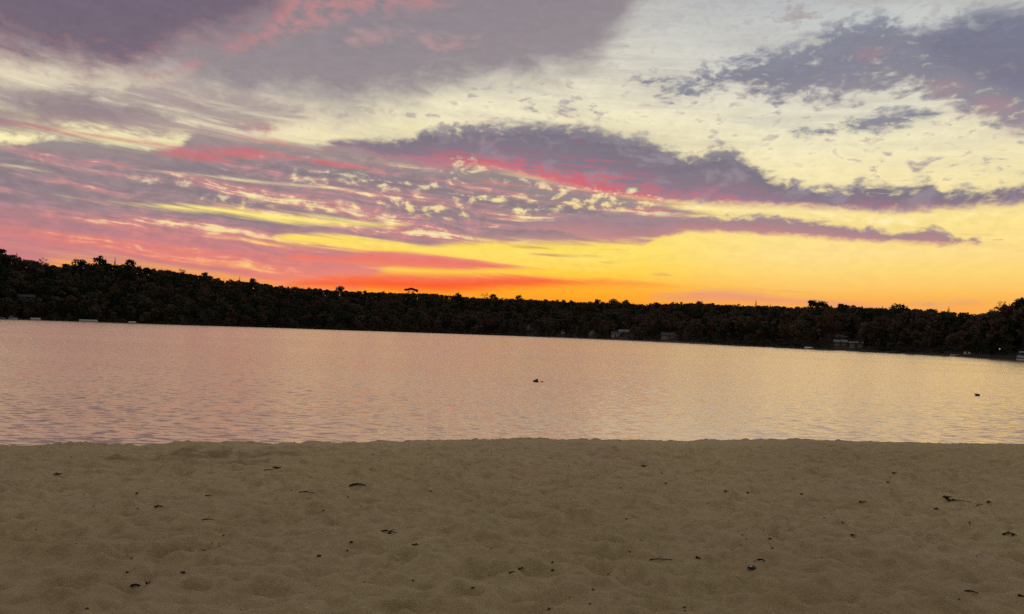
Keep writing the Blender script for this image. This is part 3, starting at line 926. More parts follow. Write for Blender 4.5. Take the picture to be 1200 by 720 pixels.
mforest = noisy("forest floor", (0.016, 0.013, 0.009), (0.03, 0.024, 0.015), 0.15)
nm = Nodes(mforest.node_tree)
azs = np.linspace(-75, 75, 420)
off = np.concatenate([np.linspace(-6, 6, 13), np.linspace(8, 60, 26), np.linspace(65, 700, 70)])
A, O = np.meshgrid(azs, off)
Rh = shore_d(A) + np.where(O > 6, 6 + (O - 6) * ridge_back(A) / 250.0, O)
hv = np.stack([Rh * np.sin(A * D2R), Rh * np.cos(A * D2R), hill_z(A, Rh)], -1).reshape(-1, 3)
hills = obj("hills", np_mesh("hills", hv, [grid_faces(*A.shape)], mforest, None, True))
tag(hills, kind='structure')

# ------------------------------------------------------------------ trees
def leaf_material(name, c1, c2):
    m = noisy(name, c1, c2, 0.16, 0.75, 0.15, 3, 0.4, 0.62)
    n = Nodes(m.node_tree)
    b = m.node_tree.nodes['Principled BSDF']
    out = m.node_tree.nodes['Material Output']
    tr = n.new('ShaderNodeBsdfTranslucent')
    n.put(tr.inputs[0], b.inputs['Base Color'].links[0].from_socket)
    mx = n.new('ShaderNodeMixShader')
    mx.inputs[0].default_value = 0.35
    n.put(mx.inputs[1], b.outputs[0])
    n.put(mx.inputs[2], tr.outputs[0])
    n.put(out.inputs[0], mx.outputs[0])
    return m


LEAF = {
    'green': leaf_material("dark green foliage", (0.038, 0.042, 0.022), (0.060, 0.062, 0.032)),
    'pine': leaf_material("pine foliage", (0.018, 0.028, 0.016), (0.034, 0.044, 0.022)),
    'rust': leaf_material("rusty foliage", (0.085, 0.052, 0.034), (0.110, 0.068, 0.042)),
    'brown': leaf_material("brown foliage", (0.095, 0.072, 0.048), (0.125, 0.095, 0.062)),
    'gold': leaf_material("golden foliage", (0.110, 0.072, 0.030), (0.140, 0.092, 0.038)),
}
KINDS_ = list(LEAF)
mbark = noisy("bark", (0.05, 0.040, 0.030), (0.08, 0.065, 0.05), 2.0)


def leaves(centres, radii, count, size, r, squash=0.75):
    """leaf-cluster quads through a set of lumps (more towards their outside)"""
    centres, radii = np.array(centres, float), np.array(radii, float)
    p = radii ** 2
    k = r.choice(len(radii), count, p=p / p.sum())
    d = r.normal(size=(count, 3))
    d /= np.linalg.norm(d, axis=1)[:, None]
    rad = radii[k] * r.uniform(0.35, 1.08, count) ** 0.6
    c = centres[k] + d * rad[:, None] * np.array([1, 1, squash])
    a = r.normal(size=(count, 3))
    a /= np.linalg.norm(a, axis=1)[:, None]
    b = np.cross(a, r.normal(size=(count, 3)))
    b /= np.linalg.norm(b, axis=1)[:, None]
    s = size * r.uniform(0.55, 1.3, count)[:, None]
    t = s * r.uniform(0.6, 1.0, count)[:, None]
    v = np.stack([c - a * s, c - b * t, c + a * s * 1.1, c + b * t], 1)
    f = np.arange(count * 4).reshape(count, 4)
    return v.reshape(-1, 3), f


def broadleaf(r, h=13.0, w=4.6, n=230, size=0.75, lumps=13, base=0.16):
    cs, rs = [], []
    for i in range(lumps):
        u = r.uniform(0, 1)
        z = h * (base + (0.86 - base) * u)
        env = w * math.sin(math.pi * (0.30 + 0.60 * u)) ** 0.8
        a = r.uniform(0, 2 * math.pi)
        q = env * math.sqrt(r.uniform(0, 1)) * 0.72
        cs.append((q * math.cos(a), q * math.sin(a), z))
        rs.append(r.uniform(0.26, 0.44) * w)
    cs.append((r.uniform(-.5, .5), r.uniform(-.5, .5), h * 0.86))
    rs.append(0.36 * w)
    v, f = leaves(cs, rs, n, size, r)
    tr = MB().tube([(0, 0, -0.8), (0.1, 0, h * .25), (r.uniform(-.3, .3), r.uniform(-.3, .3), h * .5), (0, 0, h * .75)], [h * .022, h * .017, h * .012, h * .005])
    for i in range(5):
        c = cs[i % len(cs)]
        z0 = h * r.uniform(.22, .45)
        tr.tube([(0.05, 0, z0), (c[0] * .5, c[1] * .5, (z0 + c[2]) * .52), (c[0] * .95, c[1] * .95, c[2])], [h * .009, h * .006, h * .002], 5)
    return (v, f), tr


def dome_tree(r, h=13.0, w=6.0, n=560, size=0.6):
    """rounded, closed crown of a big deciduous tree"""
    cs, rs = [], []
    for i in range(22):
        a, u = r.uniform(0, 2 * math.pi), r.uniform(0, 1)
        q = w * .74 * math.sqrt(r.uniform(.1, 1)) * math.cos(u * 1.25)
        cs.append((q * math.cos(a), q * math.sin(a), h * (.22 + .58 * math.sin(u * 1.4))))
        rs.append(w * r.uniform(.26, .40))
    v, f = leaves(cs, rs, n, size, r, .8)
    tr = MB().tube([(0, 0, -0.8), (.1, 0, h * .3), (0, 0, h * .7)], [h * .026, h * .018, h * .006])
    for i in range(5):
        c = cs[i]
        tr.tube([(0, 0, h * .25), (c[0] * .5, c[1] * .5, (h * .25 + c[2]) * .52), c], [h * .010, h * .006, h * .002], 5)
    return (v, f), tr


def conifer(r, h=15.0, w=3.0, n=230, size=0.7):
    u = np.sqrt(r.uniform(0, 1, n))
    z = h * (1 - u * 0.86)
    lay = 0.72 + 0.28 * np.sin(z * 4.2 + r.uniform(0, 6)) + r.uniform(-.15, .15, n)
    a = r.uniform(0, 2 * math.pi, n)
    q = w * u * lay * np.sqrt(r.uniform(0.1, 1, n))
    c = np.stack([q * np.cos(a), q * np.sin(a), z - q * 0.25], 1)
    out = np.stack([np.cos(a), np.sin(a), np.full(n, -0.35)], 1)
    side = np.stack([-np.sin(a), np.cos(a), r.uniform(-.3, .3, n)], 1)
    s = size * r.uniform(.6, 1.3, n)[:, None]
    v = np.stack([c - out * s, c - side * s * .5, c + out * s, c + side * s * .5], 1).reshape(-1, 3)
    tr = MB().tube([(0, 0, -0.8), (0, 0, h * .5), (0, 0, h * .97)], [h * .016, h * .010, h * .002])
    return (v, np.arange(n * 4).reshape(n, 4)), tr


def umbrella_tree(r, h=11.0, w=5.6, n=420, size=0.55):
    """old spreading tree: bare stems under a wide flat canopy with daylight below it"""
    cs = [(w * u * .85, r.uniform(-1, 1), h * (.86 - .10 * abs(u))) for u in np.linspace(-1, 1, 8)] + [(w * .9, 0, h * .66)]
    rs = [w * .20] * 8 + [w * .17]
    v, f = leaves(cs, rs, n, size, r, 0.7)
    tr = MB().tube([(-.3, 0, -1), (-1.6, 0, h * .45), (-2.4, 0, h * .8)], [.38, .26, .10])
    tr.tube([(.2, 0, -1), (1.4, .1, h * .42), (3.2, 0, h * .82)], [.34, .24, .08])
    for c in cs:
        tr.tube([(-1.7 if c[0] < 0 else 1.5, 0, h * .5), ((c[0] - 1) * .6, c[1] * .5, h * .7), c], [.16, .10, .03], 5)
    return (v, f), tr


def sparse_tree(r, h=12.0, w=4.0, n=120, size=0.4):
    """half-bare autumn tree: limbs show through"""
    cs, rs = [], []
    tr = MB().tube([(0, 0, -.8), (.1, 0, h * .4), (0, .1, h * .92)], [h * .02, h * .013, h * .003])
    for i in range(16):
        z0, a = h * r.uniform(.25, .75), r.uniform(0, 2 * math.pi)
        q, z1 = w * r.uniform(.5, 1.0), z0 + h * r.uniform(.12, .28)
        e = (q * math.cos(a), q * math.sin(a), min(z1, h))
        tr.tube([(0, 0, z0), (e[0] * .5, e[1] * .5, z0 + (e[2] - z0) * .6), e], [h * .008, h * .005, h * .0016], 5)
        cs.append(e)
        rs.append(w * .26)
    v, f = leaves(cs, rs, n, size, r)
    return (v, f), tr


def bush(r, h=2.6, w=2.4, n=90, size=0.35):
    cs = [(r.uniform(-.5, .5) * w, r.uniform(-.4, .4) * w, h * r.uniform(.3, .65)) for _ in range(5)]
    v, f = leaves(cs, [w * .42] * 5, n, size, r, .8)
    tr = MB()
    for i in range(4):
        c = cs[i]
        tr.tube([(0, 0, -.3), (c[0] * .5, c[1] * .5, h * .3), c], [.06, .05, .02], 5)
    return (v, f), tr


tr_rng = np.random.default_rng(3)
# coarse prototypes for the wood
WOODP = [broadleaf(tr_rng, 13, 4.6, 190, .85) for _ in range(2)] + [dome_tree(tr_rng, 13, tr_rng.uniform(4.5, 7.0), 260, .8) for _ in range(4)] + [conifer(tr_rng, 15, 3.2, 170, .8) for _ in range(3)] + [broadleaf(tr_rng, 11, 3.6, 160, .75) for _ in range(3)]
# finer ones for the trees that are things of their own
THINGP = {
    'broad': [broadleaf(tr_rng, 13, 4.6, 420, .52) for _ in range(5)],
    'dome': [dome_tree(tr_rng, 13, tr_rng.uniform(5.0, 7.5)) for _ in range(6)],
    'pine': [conifer(tr_rng, 15, 3.0, 380, .6) for _ in range(3)],
    'umbrella': [umbrella_tree(tr_rng)],
    'sparse': [sparse_tree(tr_rng) for _ in range(3)],
    'near': [broadleaf(tr_rng, 13, 4.8, 3000, .27, 18, .06) for _ in range(4)],
    'nearpine': [conifer(tr_rng, 15, 3.4, 2200, .34) for _ in range(2)],
    'bush': [bush(tr_rng) for _ in range(4)],
    'nearsparse': [sparse_tree(tr_rng, 12, 4.4, 520, .2) for _ in range(2)],
}
MESHES = {}


def tree_meshes(kind, i, tone):
    key = (kind, i, tone)
    if key not in MESHES:
        (v, f), tr = THINGP[kind][i]
        MESHES[key] = np_mesh("crown", v, [f], LEAF[tone])
        if ('t', kind, i) not in MESHES:
            MESHES[('t', kind, i)] = tr.mesh("trunk", mbark, True)
    return MESHES[key], MESHES[('t', kind, i)]


def tree(kind, tone, az, dist, height, label, group=None, name='tree', cat='tree', i=None, wide=1.0):
    ps = THINGP[kind]
    i = random.randrange(len(ps)) if i is None else i
    cr, tk = tree_meshes(kind, i, tone)
    top = ps[i][0][0][:, 2].max()
    e = empty(name, at(az, dist), random.uniform(0, 6.28) if kind != 'umbrella' else math.radians(-az), height / top)
    if wide != 1.0:
        e.scale = (e.scale[0] * wide, e.scale[1] * wide, e.scale[2])
    tag(e, label, cat, group)
    obj("crown", cr, e)
    obj("trunk", tk, e)
    return e


def tree_px(kind, tone, px, top_py, label, back=None, base_py=None, **kw):
    """a tree whose top is seen at a pixel: on the ridge by default, else at a base pixel or `back` metres from the water"""
    az = azel(px, top_py)[0]
    if base_py is not None:
        dist = find(px, base_py)[1]
    else:
        dist = float(shore_d(az)) + (float(ridge_back(az)) if back is None else back)
    h = EYE + dist * math.tan(azel(px, top_py)[1] * D2R) - float(hill_z(az, dist))
    return tree(kind, tone, az, dist, max(h, 2.0), label, **kw)


# trees one can tell apart against the sky
SK = "trees standing out on the skyline"
tree_px('dome', 'green', 2, 291, "tall dark tree on the left hill, cut by the left edge of the picture", name='broadleaf_tree', group=SK, i=0, wide=1.1)
tree_px('pine', 'pine', 20, 296, "narrow dark tree next to the tall one at the left end of the skyline", name='conifer_tree', group=SK)
tree_px('sparse', 'brown', 50, 302, "thin see-through tree with bare twigs on the left skyline", name='bare_tree', group=SK, i=0)
tree_px('dome', 'green', 93, 303, "round dome-shaped dark tree just left of the three-headed clump on the left skyline", name='broadleaf_tree', group=SK, i=1, wide=1.1)
tree_px('dome', 'green', 118, 299, "tallest bushy dark tree of the left skyline, a jagged head above its neighbours", name='broadleaf_tree', group=SK, i=2, wide=1.1)
tree_px('pine', 'pine', 135, 302, "small pointed dark tree close beside the tallest tree of the left skyline", name='conifer_tree', group=SK)
tree_px('dome', 'green', 153, 304, "wide rounded dark tree right of the small pointed one on the left skyline", name='broadleaf_tree', group=SK, i=3, wide=1.1)
tree_px('sparse', 'brown', 214, 314, "feathery thin-topped tree where the left hill begins to fall", name='bare_tree', group=SK, i=1)
tree_px('dome', 'green', 240, 319, "low broad dark tree crown on the falling skyline under the orange cloud gap", name='broadleaf_tree', group=SK, i=4, wide=1.1)
tree_px('pine', 'pine', 281, 324, "lone small pointed treetop halfway down the left hill", name='conifer_tree', group=SK)
tree_px('dome', 'green', 296, 326, "rounded treetop just right of the small pointed one halfway down the hill", name='broadleaf_tree', group=SK, i=0, wide=1.1)
tree_px('dome', 'green', 399, 335, "single dark round treetop where the left hill meets the middle ridge", name='broadleaf_tree', group=SK, i=1, wide=1.1)
tree_px('umbrella', 'pine', 482, 337, "flat-topped spreading tree with daylight under its canopy on the middle ridge", name='spreading_tree', group=SK)
tree_px('dome', 'green', 537, 342.5, "small twin-lobed treetop right of the flat-topped spreading tree", name='broadleaf_tree', group=SK, i=2, wide=1.1)
tree_px('sparse', 'green', 568, 343, "small tree with a gapped crown on the middle ridge, left of a compact treetop", name='spreading_tree', group=SK)
tree_px('dome', 'green', 578, 344.5, "small compact treetop right of the gapped small tree on the middle ridge", name='broadleaf_tree', group=SK, i=3, wide=1.1)
tree_px('dome', 'green', 608, 345.5, "low rounded treetop under the right end of the red glow", name='broadleaf_tree', group=SK, i=4, wide=1.1)
tree_px('dome', 'green', 700, 350.5, "rounded dark treetop left of the dip in the middle ridge", name='broadleaf_tree', group=SK, i=0, wide=1.1)
tree_px('dome', 'green', 719, 350, "highest treetop of the three beside the dip in the middle ridge", name='broadleaf_tree', group=SK, i=1, wide=1.1)
tree_px('dome', 'green', 734, 351, "right treetop of the three, at the edge of the dip in the ridge", name='broadleaf_tree', group=SK, i=2, wide=1.1)
tree_px('pine', 'pine', 886, 352, "tiny pointed treetop sticking up from the even right-hand ridge", name='conifer_tree', group=SK)
tree_px('dome', 'green', 953, 351.5, "left crown of the conspicuous pair of treetops on the right-hand ridge", name='broadleaf_tree', group=SK, i=3, wide=1.1)
tree_px('dome', 'green', 963, 352.5, "right crown of the conspicuous pair of treetops on the right-hand ridge", name='broadleaf_tree', group=SK, i=4, wide=1.1)
tree_px('dome', 'green', 987, 355.5, "low wide treetop right of the conspicuous pair", name='broadleaf_tree', group=SK, i=0, wide=1.1)
tree_px('dome', 'green', 1053, 355.5, "knob-like treetop above the ridge left of the low saddle on the right", name='broadleaf_tree', group=SK, i=1, wide=1.1)
tree_px('pine', 'pine', 1112, 360, "small pointed treetop over the low saddle on the right", name='conifer_tree', group=SK)
# the headland on the right, much closer
HD = "trees on the dark headland at the right edge"
tree_px('near', 'green', 1199, 348.5, "tallest tree of the dark headland, cut by the right edge of the picture", back=26, name='broadleaf_tree', group=HD, i=0)
tree_px('nearsparse', 'brown', 1184, 352, "open-crowned headland tree with sky showing through, left of the tallest", back=34, name='bare_tree', group=HD, i=0)
tree_px('near', 'pine', 1176, 358, "rounded headland tree on the slope down from the open-crowned one", back=40, name='broadleaf_tree', group=HD, i=1)
tree_px('near', 'green', 1163, 362, "lowest headland tree on the skyline, at the right end of the saddle", back=48, name='broadleaf_tree', group=HD, i=2)
tree_px('nearpine', 'pine', 1190, 378, "dark conifer in the middle of the headland slope", back=14, name='conifer_tree', group=HD)
tree_px('near', 'green', 1166, 386, "bushy dark tree leaning over the headland's waterline", back=9, name='broadleaf_tree', group=HD, i=3)
tree_px('near', 'green', 1216, 372, "dark tree behind the bluish boat at the headland's foot", back=12, name='broadleaf_tree', group=HD, i=1)
# autumn trees that glow faintly against the dark wood
AU = "autumn trees in front of the dark wood"
tree_px('broad', 'gold', 132, 336, "faint golden-brown tree low on the left hill, the larger of two", base_py=362, name='autumn_tree', group=AU, i=0)
tree_px('broad', 'gold', 84, 346, "faint golden-brown tree near the left shore, lower and left of the larger one", base_py=370, name='autumn_tree', group=AU, i=1)
tree_px('broad', 'rust', 205, 346, "dim reddish tree low on the left hill, right of the golden trees", base_py=368, name='autumn_tree', group=AU, i=2)
tree_px('broad', 'rust', 372, 352, "dim reddish tree below the single round treetop of the ridge", base_py=372, name='autumn_tree', group=AU, i=3)
tree_px('broad', 'brown', 496, 366, "pale brown tree near the shore below the flat-topped spreading tree", base_py=386, name='autumn_tree', group=AU, i=4)
tree_px('broad', 'brown', 681, 371, "pale grey-brown tree left of the three little shore houses", base_py=388, name='autumn_tree', group=AU, i=0)
tree_px('broad', 'rust', 812, 375, "reddish tree on the bank right of the row of shore houses", base_py=395, name='autumn_tree', group=AU, i=1)
tree_px('broad', 'brown', 902, 368, "pale brown tree on the right-hand slope under the pointed treetop", base_py=390, name='autumn_tree', group=AU, i=2)
tree_px('broad', 'rust', 962, 378, "reddish tree behind the white boat on the right shore", base_py=398, name='autumn_tree', group=AU, i=3)
tree_px('broad', 'gold', 1136, 388, "faint golden tree at the water left of the headland", base_py=413, name='autumn_tree', group=AU, i=4)

# the line of treetops along the ridge, tree by tree
STRETCH = [(-80, 170, "dark tree in the closed row of crowns along the left hill's skyline"), (170, 400, "dark tree in the row of crowns where the skyline falls from the left hill"),
           (400, 640, "dark tree in the even row of crowns on the middle ridge's skyline"), (640, 880, "dark tree in the row of crowns on the ridge around the shallow dip"),
           (880, 1160, "dark tree in the row of small crowns on the right-hand ridge's skyline")]
trs = np.random.default_rng(17)
for x0, x1, lab in STRETCH:
    x = x0
    while x < x1:
        az = azel(x, 350)[0]
        dist = float(shore_d(az)) + float(ridge_back(az)) * trs.uniform(0.93, 1.06)
        el = float(sky_el(az))
        h = EYE + dist * math.tan(el * D2R) - float(hill_z(az, dist))
        h *= trs.uniform(.86, 1.10)
        k = trs.choice(['dome'] * 7 + ['broad'] * 2 + ['pine'])
        tree(str(k), str(trs.choice(['green', 'green', 'pine', 'brown'])), az, dist, max(5.0, h), lab, "row of trees along the skyline", 'conifer_tree' if k == 'pine' else 'broadleaf_tree', wide=1.0 if k == 'pine' else trs.uniform(.9, 1.35))
        x += trs.uniform(0.5, 1.0) * 10.0 * 866 / dist
# ------------------------------------------------------------------ houses along the far shore
CLEAR = []
mwhite = noisy("white clapboard", (0.38, 0.38, 0.37), (0.33, 0.33, 0.32), 0.8)
mgrey = noisy("grey clapboard", (0.26, 0.27, 0.27), (0.20, 0.21, 0.21), 0.8)
mtan = noisy("tan shingle wall", (0.30, 0.25, 0.20), (0.24, 0.20, 0.16), 0.8)
mroof = noisy("dark shingle roof", (0.055, 0.055, 0.06), (0.085, 0.08, 0.08), 1.2)
mpaleroof = noisy("pale metal roof", (0.22, 0.23, 0.24), (0.18, 0.19, 0.20), 0.6)
mglass = material("window glass", (0.02, 0.025, 0.03), 0.08, 0.5)
mtrim = material("white trim", (0.6, 0.6, 0.58), 0.6)
mdoor = material("dark door paint", (0.08, 0.05, 0.04), 0.5)
mbrick = noisy("chimney brick", (0.22, 0.10, 0.07), (0.16, 0.08, 0.06), 3.0)
mwood = noisy("weathered planks", (0.24, 0.21, 0.18), (0.17, 0.15, 0.13), 1.5)
malu = material("aluminium", (0.55, 0.56, 0.57), 0.35, 0.5, Metallic=0.8)
mcanvas = noisy("pale boat canvas", (0.55, 0.55, 0.52), (0.46, 0.46, 0.44), 1.0)
mblue = noisy("bluish boat cover", (0.40, 0.47, 0.58), (0.33, 0.40, 0.50), 1.0)
mhull = material("white gelcoat", (0.70, 0.70, 0.68), 0.3, 0.5)
mstone = noisy("pale stone", (0.24, 0.22, 0.19), (0.15, 0.14, 0.12), 0.7)


def roof_mb(w, d, z, rise, over, axis):
    """gabled roof of two slabs; axis 'x': ridge along the front, 'y': gable to the front"""
    m, t = MB(), 0.18
    if axis == 'x':
        h2 = d / 2 + over
        zl = z - rise * over / (d / 2)
        m.prism([(-h2, zl), (0, z + rise), (0, z + rise + t), (-h2, zl + t)], -w / 2 - over, w / 2 + over)
        m.prism([(0, z + rise), (h2, zl), (h2, zl + t), (0, z + rise + t)], -w / 2 - over, w / 2 + over)
    else:
        h2 = w / 2 + over
        zl = z - rise * over / (w / 2)
        m.prism([(-h2, zl), (0, z + rise), (0, z + rise + t), (-h2, zl + t)], -d / 2 - over, d / 2 + over)
        m.prism([(0, z + rise), (h2, zl), (h2, zl + t), (0, z + rise + t)], -d / 2 - over, d / 2 + over)
        m.v = [(y, -x, zz) for x, y, zz in m.v]
    return m


def house(px, base_py, wpx, wall_h, rise, axis, wall, roof, label, storeys=1, depth=7.0, chimney=True, turn=0.0, name='house', cat='house', bays=3, lit=None):
    az, dist = find(px, base_py)
    w = wpx * dist / FPX
    p = at(az, dist + depth / 2)
    p.z = float(hill_z(az, dist)) + 0.1
    e = empty(name, p, math.radians(-az) + turn)
    tag(e, label, cat, "houses along the far shore" if name != 'shed' else None)
    m = MB()
    if axis == 'x':
        m.prism([(-depth / 2, -1.5), (depth / 2, -1.5), (depth / 2, wall_h), (0, wall_h + rise), (-depth / 2, wall_h)], -w / 2, w / 2)
    else:
        m.prism([(-w / 2, -1.5), (w / 2, -1.5), (w / 2, wall_h), (0, wall_h + rise), (-w / 2, wall_h)], -depth / 2, depth / 2)
        m.v = [(y, -x, z) for x, y, z in m.v]
    m.build("wall", wall, e)
    rf = roof_mb(w, depth, wall_h + .02, rise, 0.4, axis).build("roof", roof, e)
    if chimney:
        MB().box(w * .18, w * .18 + .7, .4, 1.0, wall_h + rise * .3, wall_h + rise + 0.9).build("chimney", mbrick, rf)
    y = -depth / 2
    for s in range(storeys):
        zb = 0.9 + s * 2.6
        for k in range(bays):
            xc = (k + .5) / bays * w * .9 - w * .45
            if s == 0 and k == bays // 2 and bays > 1:
                MB().box(xc - .5, xc + .5, y - .06, y + .02, 0.05, 2.1).build("door", mdoor, e)
                continue
            if zb + 1.3 > wall_h + (rise * (1 - abs(xc) / (w / 2)) if axis == 'y' else 0):
                continue
            fr = MB().box(xc - .55, xc + .55, y - .05, y + .02, zb, zb + 1.3).build("window", mtrim, e)
            MB().box(xc - .45, xc + .45, y - .062, y - .03, zb + .1, zb + 1.2).build("pane", mglass, fr)
    CLEAR.append((az, dist + 1, math.degrees((w * .5) / dist)))
    return e


house(621, 387, 8.5, 3.6, 3.2, 'y', mgrey, mroof, "pale grey gabled house standing alone on the middle shore, left of the other houses", 2, 8)
house(660, 391.4, 5, 1.9, 0.7, 'x', mwhite, mroof, "tiny pale boathouse at the water between the lone gabled house and the little house row", 1, 3, False, name='shed', cat='shed', bays=1)
house(694, 393.2, 8.5, 2.2, 2.6, 'y', mgrey, mroof, "small grey house with a steep gable, leftmost of the shore row by the autumn trees", 1, 6, bays=2)
house(721, 395.2, 9, 2.9, 1.0, 'x', mwhite, mroof, "low white house at the water, the brightest wall of the shore row", 1, 5, False, bays=3)
house(731, 391.0, 11, 1.2, 1.6, 'x', mgrey, mpaleroof, "house showing mostly a long pale roof, up the bank behind the low white house", 1, 8, bays=3)
house(784, 397.5, 17, 2.4, 1.6, 'x', mgrey, mroof, "long low dark grey house, rightmost of the shore row", 1, 6, bays=5)
house(985, 405.6, 12, 1.6, 0.7, 'x', mtan, mpaleroof, "low house with a pale roof on the right shore, beside the grey box-shaped house", 1, 4, False, bays=3)
house(984, 399.5, 13, 1.4, 1.0, 'x', mgrey, mroof, "dark house up the slope above the pale-roofed low house on the right shore", 1, 5, False, bays=3)
house(1003, 408.5, 12.5, 2.1, 0.35, 'x', mgrey, mpaleroof, "grey box-shaped house with a nearly flat roof on the right shore", 1, 4, False, bays=3)
house(31, 352, 14, 2.4, 1.8, 'x', mroof, mroof, "dim grey house high on the dark left hill", 1, 7, bays=4)


# ------------------------------------------------------------------ boats and shore things
def boat_place(px, py, off=0.0):
    az = azel(px, py)[0]
    d = float(shore_d(az)) - 1.5 + off
    return az, d


BOATS = []


def pontoon_boat(px, py, wpx, label, cover, canopy=True, off=-1.0, turn=0.0):
    az, d = boat_place(px, py, off)
    L = wpx * d / FPX
    BOATS.append((az, math.degrees(L * .5 / d)))
    e = empty("pontoon_boat", (d * math.sin(az * D2R), d * math.cos(az * D2R), 0), math.radians(-az) + turn)
    tag(e, label, "boat", "boats moored along the far shore")
    for s in (-1, 1):
        MB().tube([(-L / 2, s * .8, .12), (-L / 2 + .3, s * .8, .15), (L / 2 - .8, s * .8, .15), (L / 2, s * .8, .32)], [.12, .3, .3, .06], 10).build("pontoon", malu, e, True)
    MB().box(-L / 2, L / 2 - .2, -1.15, 1.15, .46, .56).build("deck", mwood, e)
    m = MB()
    for s in (-1.1, 1.06):
        m.box(-L / 2 + .1, L / 2 - .4, s, s + .04, .62, 1.15)
    m.box(-L / 2 + .1, -L / 2 + .14, -1.06, 1.06, .62, 1.15)
    m.build("railing", cover, e)
    if canopy:
        c = MB()
        c.prism([(-1.15, 1.95), (0, 2.12), (1.15, 1.95), (1.15, 2.02), (0, 2.2), (-1.15, 2.02)], -L * .32, L * .22)
        cv = c.build("canopy", cover, e)
        p = MB()
        for sx in (-L * .30, L * .20):
            for s in (-1.05, 1.05):
                p.tube([(sx, s, .56), (sx, s, 1.99)], .03, 5)
        p.build("canopy_frame", malu, cv)
    else:
        c = MB()
        c.prism([(-1.12, 1.16), (-.5, 1.4), (0, 1.5), (.5, 1.4), (1.12, 1.16)], -L / 2 + .12, L / 2 - .45)
        c.build("boat_cover", cover, e)
    MB().box(-L / 2 - .35, -L / 2, -.2, .2, .2, 1.1).build("outboard_motor", mglass, e)
    return e


def rowboat(px, py, wpx, label, mat, overturned=False, off=2.2, turn=0.0):
    az, d = boat_place(px, py, off)
    L = wpx * d / FPX
    BOATS.append((az, math.degrees(L * .5 / d)))
    z = 0.0 if off < 1 else float(hill_z(az, d))
    e = empty("rowing_boat", (d * math.sin(az * D2R), d * math.cos(az * D2R), z), math.radians(-az) + turn)
    tag(e, label, "boat", "boats moored along the far shore")
    nst, v = 14, []
    W, H = L * .18, L * .17
    for i in range(nst):
        u = i / (nst - 1)
        wf = max(0.04, math.sin(math.pi * min(1, .18 + .82 * (1 - u) * 1.0)) ** .6 if u > .3 else .8 + .2 * (u / .3))
        sheer = H * (1 + .35 * (u - .4) ** 2 * 4)
        for a, zz in ((-1, sheer), (-.85, H * .45), (-.45, .05), (0, 0.0), (.45, .05), (.85, H * .45), (1, sheer), (.9, sheer), (.7, H * .45), (0, .1), (-.7, H * .45), (-.9, sheer)):
            zv = zz
            if overturned:
                zv = H * 1.15 - zz
            v.append(((u - .5) * L, a * W * wf, zv))
    f = []
    for i in range(nst - 1):
        for k in range(12):
            k2 = (k + 1) % 12
            f.append((i * 12 + k, i * 12 + k2, (i + 1) * 12 + k2, (i + 1) * 12 + k))
    obj("hull", np_mesh("hull", np.array(v), [np.array(f)], mat, None, True), e)
    if not overturned:
        MB().box(-L * .22, -L * .14, -W * .7, W * .7, H * .55, H * .62).build("seat", mwood, e)
        MB().box(L * .08, L * .16, -W * .8, W * .8, H * .55, H * .62).build("seat", mwood, e)
    return e


pontoon_boat(10, 370.5, 16, "bluish-white pontoon boat at the left edge of the picture", mblue, True)
pontoon_boat(42, 372, 9, "short white covered boat on the left shore, right of the bluish one at the edge", mcanvas, False)
pontoon_boat(104, 374.5, 17, "long grey-white covered pontoon boat on the left shore, longest of the boats there", mcanvas, False)
rowboat(155, 376.5, 7, "small grey boat pulled up on the left shore, rightmost of the boats there", malu, True)
rowboat(948, 405.5, 9, "small white boat lying on the right shore below a reddish tree", mhull, True, 2.0, 0.25)
rowboat(1119, 414.2, 8, "small beige boat pulled up at the waterline left of the headland", mcanvas, False, 1.6)
pontoon_boat(1200, 418, 12, "bluish-white boat moored at the foot of the headland by the right edge", mblue, True)

# a pair of pale chairs on the bank
def chair(px, label):
    az, d = boat_place(px, 412, 4.0)
    e = empty("garden_chair", at(az, d), math.radians(-az))
    tag(e, label, "chair", "garden chairs on the far bank")
    s = MB()
    for k in range(5):
        s.box(-.3, .3, -.3 + k * .12, -.2 + k * .12, .38 - k * .02, .41 - k * .02)
    s.build("seat", mtrim, e)
    bk = MB()
    for k in range(5):
        bk.prism([(.26, .3), (.29, .3), (.52, 1.05 - abs(k - 2) * .06), (.49, 1.05 - abs(k - 2) * .06)], -.3 + k * .125, -.3 + k * .125 + .1)
    bk.build("backrest", mtrim, e)
    for sx in (-.34, .34):
        for sy in (-.28, .3):
            MB().box(sx - .04, sx + .04, sy - .04, sy + .04, -.1, .55).build("leg", mtrim, e)
        MB().box(sx - .08, sx + .08, -.36, .38, .55, .58).build("armrest", mtrim, e)


chair(1131, "left one of the two pale garden chairs on the bank left of the headland")
chair(1136, "right one of the two pale garden chairs on the bank left of the headland")

# small lit lamp on a post
az, d = boat_place(1171.5, 412, 4.0)
lp = empty("lamp_post", at(az, d), 0)
tag(lp, "small lit lamp on a post low on the dark headland", "lamp")
MB().tube([(0, 0, -.3), (0, 0, 1.75)], .05, 8).build("post", mdoor, lp, True)
mlamp = material("lamp glass", (.8, .8, .75), .3)
_b = mlamp.node_tree.nodes['Principled BSDF']
_b.inputs['Emission Color'].default_value = lin(190, 205, 175)
_b.inputs['Emission Strength'].default_value = 0.35
MB().lathe([(0.0, 1.75), (.14, 1.78), (.2, 1.92), (.16, 2.08), (0.0, 2.12)], 12).build("lamp_shade", mlamp, lp, True)
MB().lathe([(0.0, 2.26), (.05, 2.2), (.2, 2.12), (.2, 2.1), (0.0, 2.115)], 12).build("lamp_cap", mdoor, lp, True)

